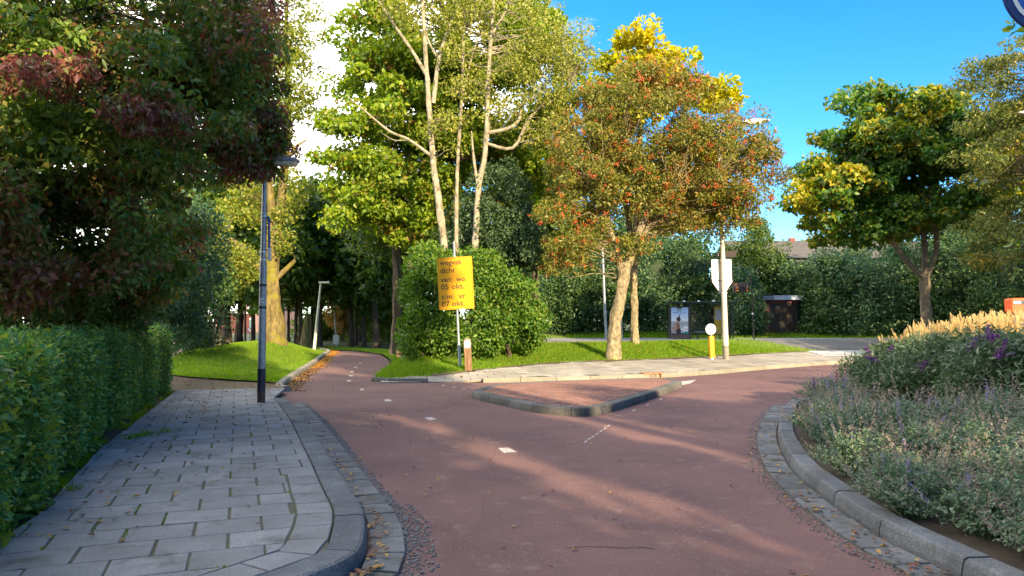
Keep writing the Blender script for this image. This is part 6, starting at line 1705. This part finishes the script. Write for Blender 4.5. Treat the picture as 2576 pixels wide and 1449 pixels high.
def fountain(seed):
    rng = np.random.default_rng(seed)
    root = empty('fountain_grass')
    n = 260
    a = rng.uniform(0, 6.28, n); r = rng.uniform(0.25, 0.6, n); h = rng.uniform(0.55, 0.95, n)
    b = np.column_stack([np.cos(a) * 0.07, np.sin(a) * 0.07, np.zeros(n)])
    m = np.column_stack([np.cos(a) * r * 0.45, np.sin(a) * r * 0.45, h * 0.9]); e = np.column_stack([np.cos(a) * r, np.sin(a) * r, h * rng.uniform(0.75, 1.05, n)])
    s = np.column_stack([-np.sin(a), np.cos(a), np.zeros(n)]) * 0.008
    V = np.stack([b - s, b + s, m + s, m - s, e], 1).reshape(-1, 3)
    i = np.arange(n)[:, None] * 5
    F = np.concatenate([i + [[0, 1, 2]], i + [[0, 2, 3]], i + [[3, 2, 4]]], 0)
    link('blades', np_mesh('blades', V, F), M['straw_blade'], root)
    VV = []
    mb = MB()
    for k in range(34):
        a = rng.uniform(0, 6.28); q = rng.uniform(0.02, 0.45)
        p0 = np.array([np.cos(a) * q, np.sin(a) * q, rng.uniform(0.82, 1.12)])
        d = np.array([np.cos(a) * 0.35 * q / 0.45 + rng.uniform(-.15, .15), np.sin(a) * 0.3 + rng.uniform(-.15, .15), 1.0]); d /= np.linalg.norm(d)
        L = rng.uniform(0.20, 0.32)
        mb.tube([(p0[0] * 0.2, p0[1] * 0.2, 0), tuple(p0 * np.array([0.7, 0.7, 0.6])), tuple(p0)], [0.003, 0.003, 0.0025], 3, cap=False)
        m_ = 110
        t = rng.uniform(0, 1, m_); prof = np.sin(np.pi * np.clip(t * 0.88 + 0.10, 0, 1)) ** 0.7
        base = p0 + d * (t * L)[:, None]
        rad = rng.normal(size=(m_, 3)); rad -= d * (rad @ d)[:, None]; rad /= np.linalg.norm(rad, axis=1, keepdims=True)
        tip = base + rad * (0.042 * prof)[:, None] + d * 0.035
        w = np.cross(rad, d) * 0.006
        VV.append(np.stack([base - w, base + w, tip], 1).reshape(-1, 3))
    V = np.concatenate(VV)
    link('plumes', np_mesh('plumes', V, np.arange(len(V)).reshape(-1, 3)), M['plume'], root)
    mb.build('stalk', M['straw_blade'], root)
    return root
fg = [fountain(350), fountain(351), fountain(352)]
fs_ = []
for i, (u, y) in enumerate(((2225, 17.2), (2262, 16.6), (2300, 16.2), (2338, 15.8), (2378, 15.4), (2418, 15.6), (2455, 15.0), (2495, 15.2), (2532, 14.6), (2572, 14.8), (2615, 14.4), (2330, 17.2), (2420, 17.0), (2520, 16.6), (2600, 16.2))):
    p = P(u, 808, y)
    o = fg[i] if i < 3 else copy_tree(fg[i % 3])
    zz = float(bedz(p.x, p.y)) if inside(bed_poly, p.x, p.y) else 0.2
    o.location = (p.x, p.y, zz); o.rotation_euler = (0, 0, i * 1.7)
    want = np.interp(u, [2200, 2260, 2340, 2480, 2620], [0.95, 1.22, 1.52, 1.72, 1.74]) - zz
    k = want / 1.30
    o.scale = (k * 1.05, k * 1.05, k)
    tag(o, 'sunlit tuft of fountain grass with straw coloured plumes behind the butterfly bushes', 'grass tuft', 'fountain grass tufts')
# slender sage spikes at the tip of the bed
for i, (u, v, y) in enumerate(((2047, 985, 12.6), (2085, 980, 12.9), (2094, 978, 13.0), (2105, 976, 13.3), (2122, 975, 13.2), (2135, 978, 13.4))):
    c = P(u, v, y); c = Vector((c.x, c.y, float(bedz(c.x, c.y))))
    rng = np.random.default_rng(370 + i)
    r_ = tag(empty('sage_plant', c), f'{("leftmost", "second", "third", "fourth", "fifth", "rightmost")[i]} slender violet sage spike at the tip of the bed, counted from the left', 'plant', 'sage spikes')
    h = rng.uniform(0.42, 0.58)
    mb = MB(); mb.tube([(0, 0, -0.02), (0.01, 0, h * 0.6), (0.0, 0, h)], [0.005, 0.004, 0.002], 4, cap=False); mb.build('stem', M['leaf_dark'], r_)
    t = rng.uniform(0.45, 1, 140)
    pts = np.column_stack([rng.normal(0, 0.012, 140) * (1.5 - t), rng.normal(0, 0.012, 140) * (1.5 - t), (np.round(t * 14) / 14) * h])
    V, F = leaves_np(pts, 0.02, 0.013, rng, droop=0); link('flower_spike', np_mesh('flower_spike', V, F), M['catmint_flower'] if i % 3 else M['buddleia_flower'], r_)
    V, F = leaves_np(np.column_stack([rng.normal(0, 0.03, 40), rng.normal(0, 0.03, 40), rng.uniform(0, 0.22, 40)]), 0.05, 0.02, rng, droop=0); link('foliage', np_mesh('foliage', V, F), M['leaf_catmint'], r_)
# soil clods
rng = np.random.default_rng(390)

# ------------------------------------------------------------------ chippings and fallen leaves
def chips(name, label, pts, seed, size=0.012):
    rng = np.random.default_rng(seed)
    n = len(pts); P0 = np.array(pts)
    sc = size * rng.uniform(0.4, 1.3, (n, 1, 1)) * rng.uniform(0.6, 1.3, (n, 6, 1))
    V = (P0[:, None, :] + octv[None] * sc * np.array([1, 1, 0.7])).reshape(-1, 3)
    F = (octf[None] + np.arange(n)[:, None, None] * 6).reshape(-1, 3)
    return tag(link(name, np_mesh(name, V, F), M['gravel']), label, 'gravel', kind='stuff')
rng = np.random.default_rng(400)
pts = []
cur = offset(left_kerb, -0.27)
D = resample(cur, 0.02)
for p in D:
    wd = 0.10 if p.y > 6.5 else 0.22
    nrm = 7 if p.y < 7 else 4
    for _ in range(nrm):
        q = rng.uniform(0, 1) ** 1.6 * wd
        pts.append((p.x + q * 0.9 + rng.normal(0, 0.012), p.y + q * 0.3 + rng.normal(0, 0.012), 0.004))
chips('chippings', 'loose grey chippings along the gutter of the left kerb', pts, 401)
pts = []
D = resample(offset(bed_kerb[8:], 0.27), 0.03)
for p in D:
    if p.y > 14: continue
    for _ in range(4):
        q = rng.uniform(0, 1) ** 1.8 * 0.16
        pts.append((p.x - q * 0.95 + rng.normal(0, 0.012), p.y - q * 0.1 + rng.normal(0, 0.012), 0.004))
chips('chippings', 'loose grey chippings along the gutter of the bed kerb', pts, 402, 0.010)
zroad = lambda x, y: 0.0
sp = []
for _ in range(420):                                  # scattered on the cycle path
    y = rng.uniform(4.5, 36); x = rng.uniform(-1, 1)
    a = np.interp(y, [4, 8, 16, 24, 36], [-0.7, -2.6, -5.0, -6.6, -8.8]); b_ = np.interp(y, [4, 8, 13, 20, 24, 36], [2.0, 2.4, 4.5, -2.0, -4.2, -7.0])
    sp.append((a + (b_ - a) * rng.uniform(), y))
litter('fallen_leaves', 'small brown leaves scattered over the red cycle path', sp, 0.045, M['fallen'], 410, zroad)
sp = []
for p in resample(lk, 0.02):
    for _ in range(3): sp.append((p.x + 0.05 + abs(rng.normal(0, 0.19)), p.y + rng.normal(0, 0.1)))
litter('gutter_leaves', 'drift of golden leaves along the left lawn kerb', sp[len(sp) // 3:], 0.07, M['fallen_gold'], 411, zroad)
litter('brown_gutter_leaves', 'brown leaves lying where the lawn kerb begins', sp[:len(sp) // 3], 0.07, M['fallen'], 417, zroad)
sp = []
for _ in range(170):
    p = left_kerb[int(rng.integers(8, len(left_kerb)))]; sp.append((p.x + rng.uniform(0.02, 0.14), p.y + rng.normal(0, 0.05)))
litter('kerb_leaves', 'brown and red leaves caught at the foot of the left kerb', sp, 0.05, M['fallen'], 412, lambda x, y: 0.035)
sp = []
for _ in range(150):
    p = bed_kerb[int(rng.integers(8, 60))]; q = rng.uniform(0.03, 0.40); sp.append((p.x - q, p.y + rng.normal(0, 0.05)))
litter('bed_kerb_leaves', 'brown leaves caught at the foot of the bed kerb', sp, 0.05, M['fallen'], 413, lambda x, y: 0.035)
sp = []
while len(sp) < 230:
    y = rng.uniform(5, 15.5); x = np.interp(y, [5, 8.5, 15.8], [-3.4, -4.7, -7.0]) + abs(rng.normal(0, 0.75)) + 0.05
    sp.append((x, y))
litter('pavement_leaves', 'dark red leaves strewn on the pavement beside the hedge', sp, 0.05, M['fallen'], 414, lambda x, y: KH)
sp = []
while len(sp) < 420:
    x, y = rng.uniform(-3.5, 12.5), rng.uniform(22.5, 31)
    if inside(lawn_poly, x, y): sp.append((x, y))
litter('lawn_leaves', 'yellow and brown leaves dotted over the sunlit lawn', sp, 0.075, M['fallen_gold'], 415, lambda x, y: Tz(x, y) + 0.07)
sp = []
while len(sp) < 260:
    x, y = rng.uniform(-15, -6), rng.uniform(18.5, 36)
    if inside(mound_poly, x, y): sp.append((x, y))
litter('mound_leaves', 'pale leaves dotted over the grass mound', sp, 0.08, M['fallen'], 416, lambda x, y: float(mound_z(x, y)) + 0.03)

sp = []
while len(sp) < 420:
    x, y = rng.uniform(-18, -5), rng.uniform(16, 40)
    if inside(dirt_poly, x, y) and not inside(mound_poly, x, y): sp.append((x, y))
litter('path_leaves', 'brown leaves littering the earth path behind the hedge', sp, 0.09, M['fallen'], 418, lambda x, y: Tz(x, y) + 0.03 + 0.09 * float(sstep(21, 16.5, y)))
# ------------------------------------------------------------------ unseen trees added beside and behind the viewer to shade the scene
def shade_tree(label, x, y, top, r, z0, seed, n=85, leafl=0.42, cr=1.0):
    b = Vector((x, y, 0))
    zc = (top + z0) / 2; hz_ = (top - z0) / 2
    grow_tree('added_shade_tree', label, 'tree', [(b, 0.25), (b + Vector((0, 0, zc * 0.6)), 0.2), (b + Vector((0.1, 0, zc)), 0.13)], [(np.array([x, y, zc]), np.array([r, r * 0.9, hz_]))], M['leaf_far'], M['bark'],
              leaf_len=leafl * 1.2, n_clump=n, per=58, clump_r=cr, seed=seed, group='added shade trees out of frame', twigs=0.3, sides=7, inner=0.2)
ST = [(-4.5, -12, 18.0, 4.2, 2.4), (1.8, -12.5, 18.0, 3.4, 2.4), (28.5, 12, 15.5, 5.0, 2.5), (36, 22, 17, 5.5, 2.5), (28.5, 33, 18, 5.0, 2.5), (34.5, 2, 16, 5, 2.5), (-13, 1, 11, 3.6, 1.0), (-11, -5, 12, 3.8, 1.0), (-15, 8, 12, 3.6, 1.0), (34, 42, 17, 5, 2.5), (43, 40, 18, 5.5, 2.5), (52, 36, 18, 5.5, 2.5)]  # the ones left of the hedge are added to block low cloud light
SB = [(7.0, -12, 17.8, 2.15, 2.0, 250), (12.75, -12.2, 18.6, 0.62, 13.2, 75), (4.6, -11, 12.5, 2.2, 1.8, 150), (10.95, -12, 12.2, 0.42, 2.0, 120), (9.9, -12.3, 7.5, 2.3, 0.8, 150), (10.8, -12.6, 13.6, 1.7, 10.4, 90), (15.3, -12, 11.0, 2.6, 1.4, 260), (13.8, -10.8, 8.4, 1.2, 1.4, 120), (21.0, -12, 10.3, 2.4, 2.0, 140), (25.5, -12, 10.8, 1.9, 2.0, 100)]  # crowns shaped to leave sun streaks; one set high to shade the laurel
for i, (x_, y_, tp_, r_, z0_, n__) in enumerate(SB):
    shade_tree('added shade tree outside the frame beside or behind the viewer', x_, y_, tp_, r_, z0_, 540 + i, n__, 0.30, 0.55)
for i, a in enumerate(ST):
    shade_tree('added shade tree outside the frame beside or behind the viewer', *a, 500 + i)
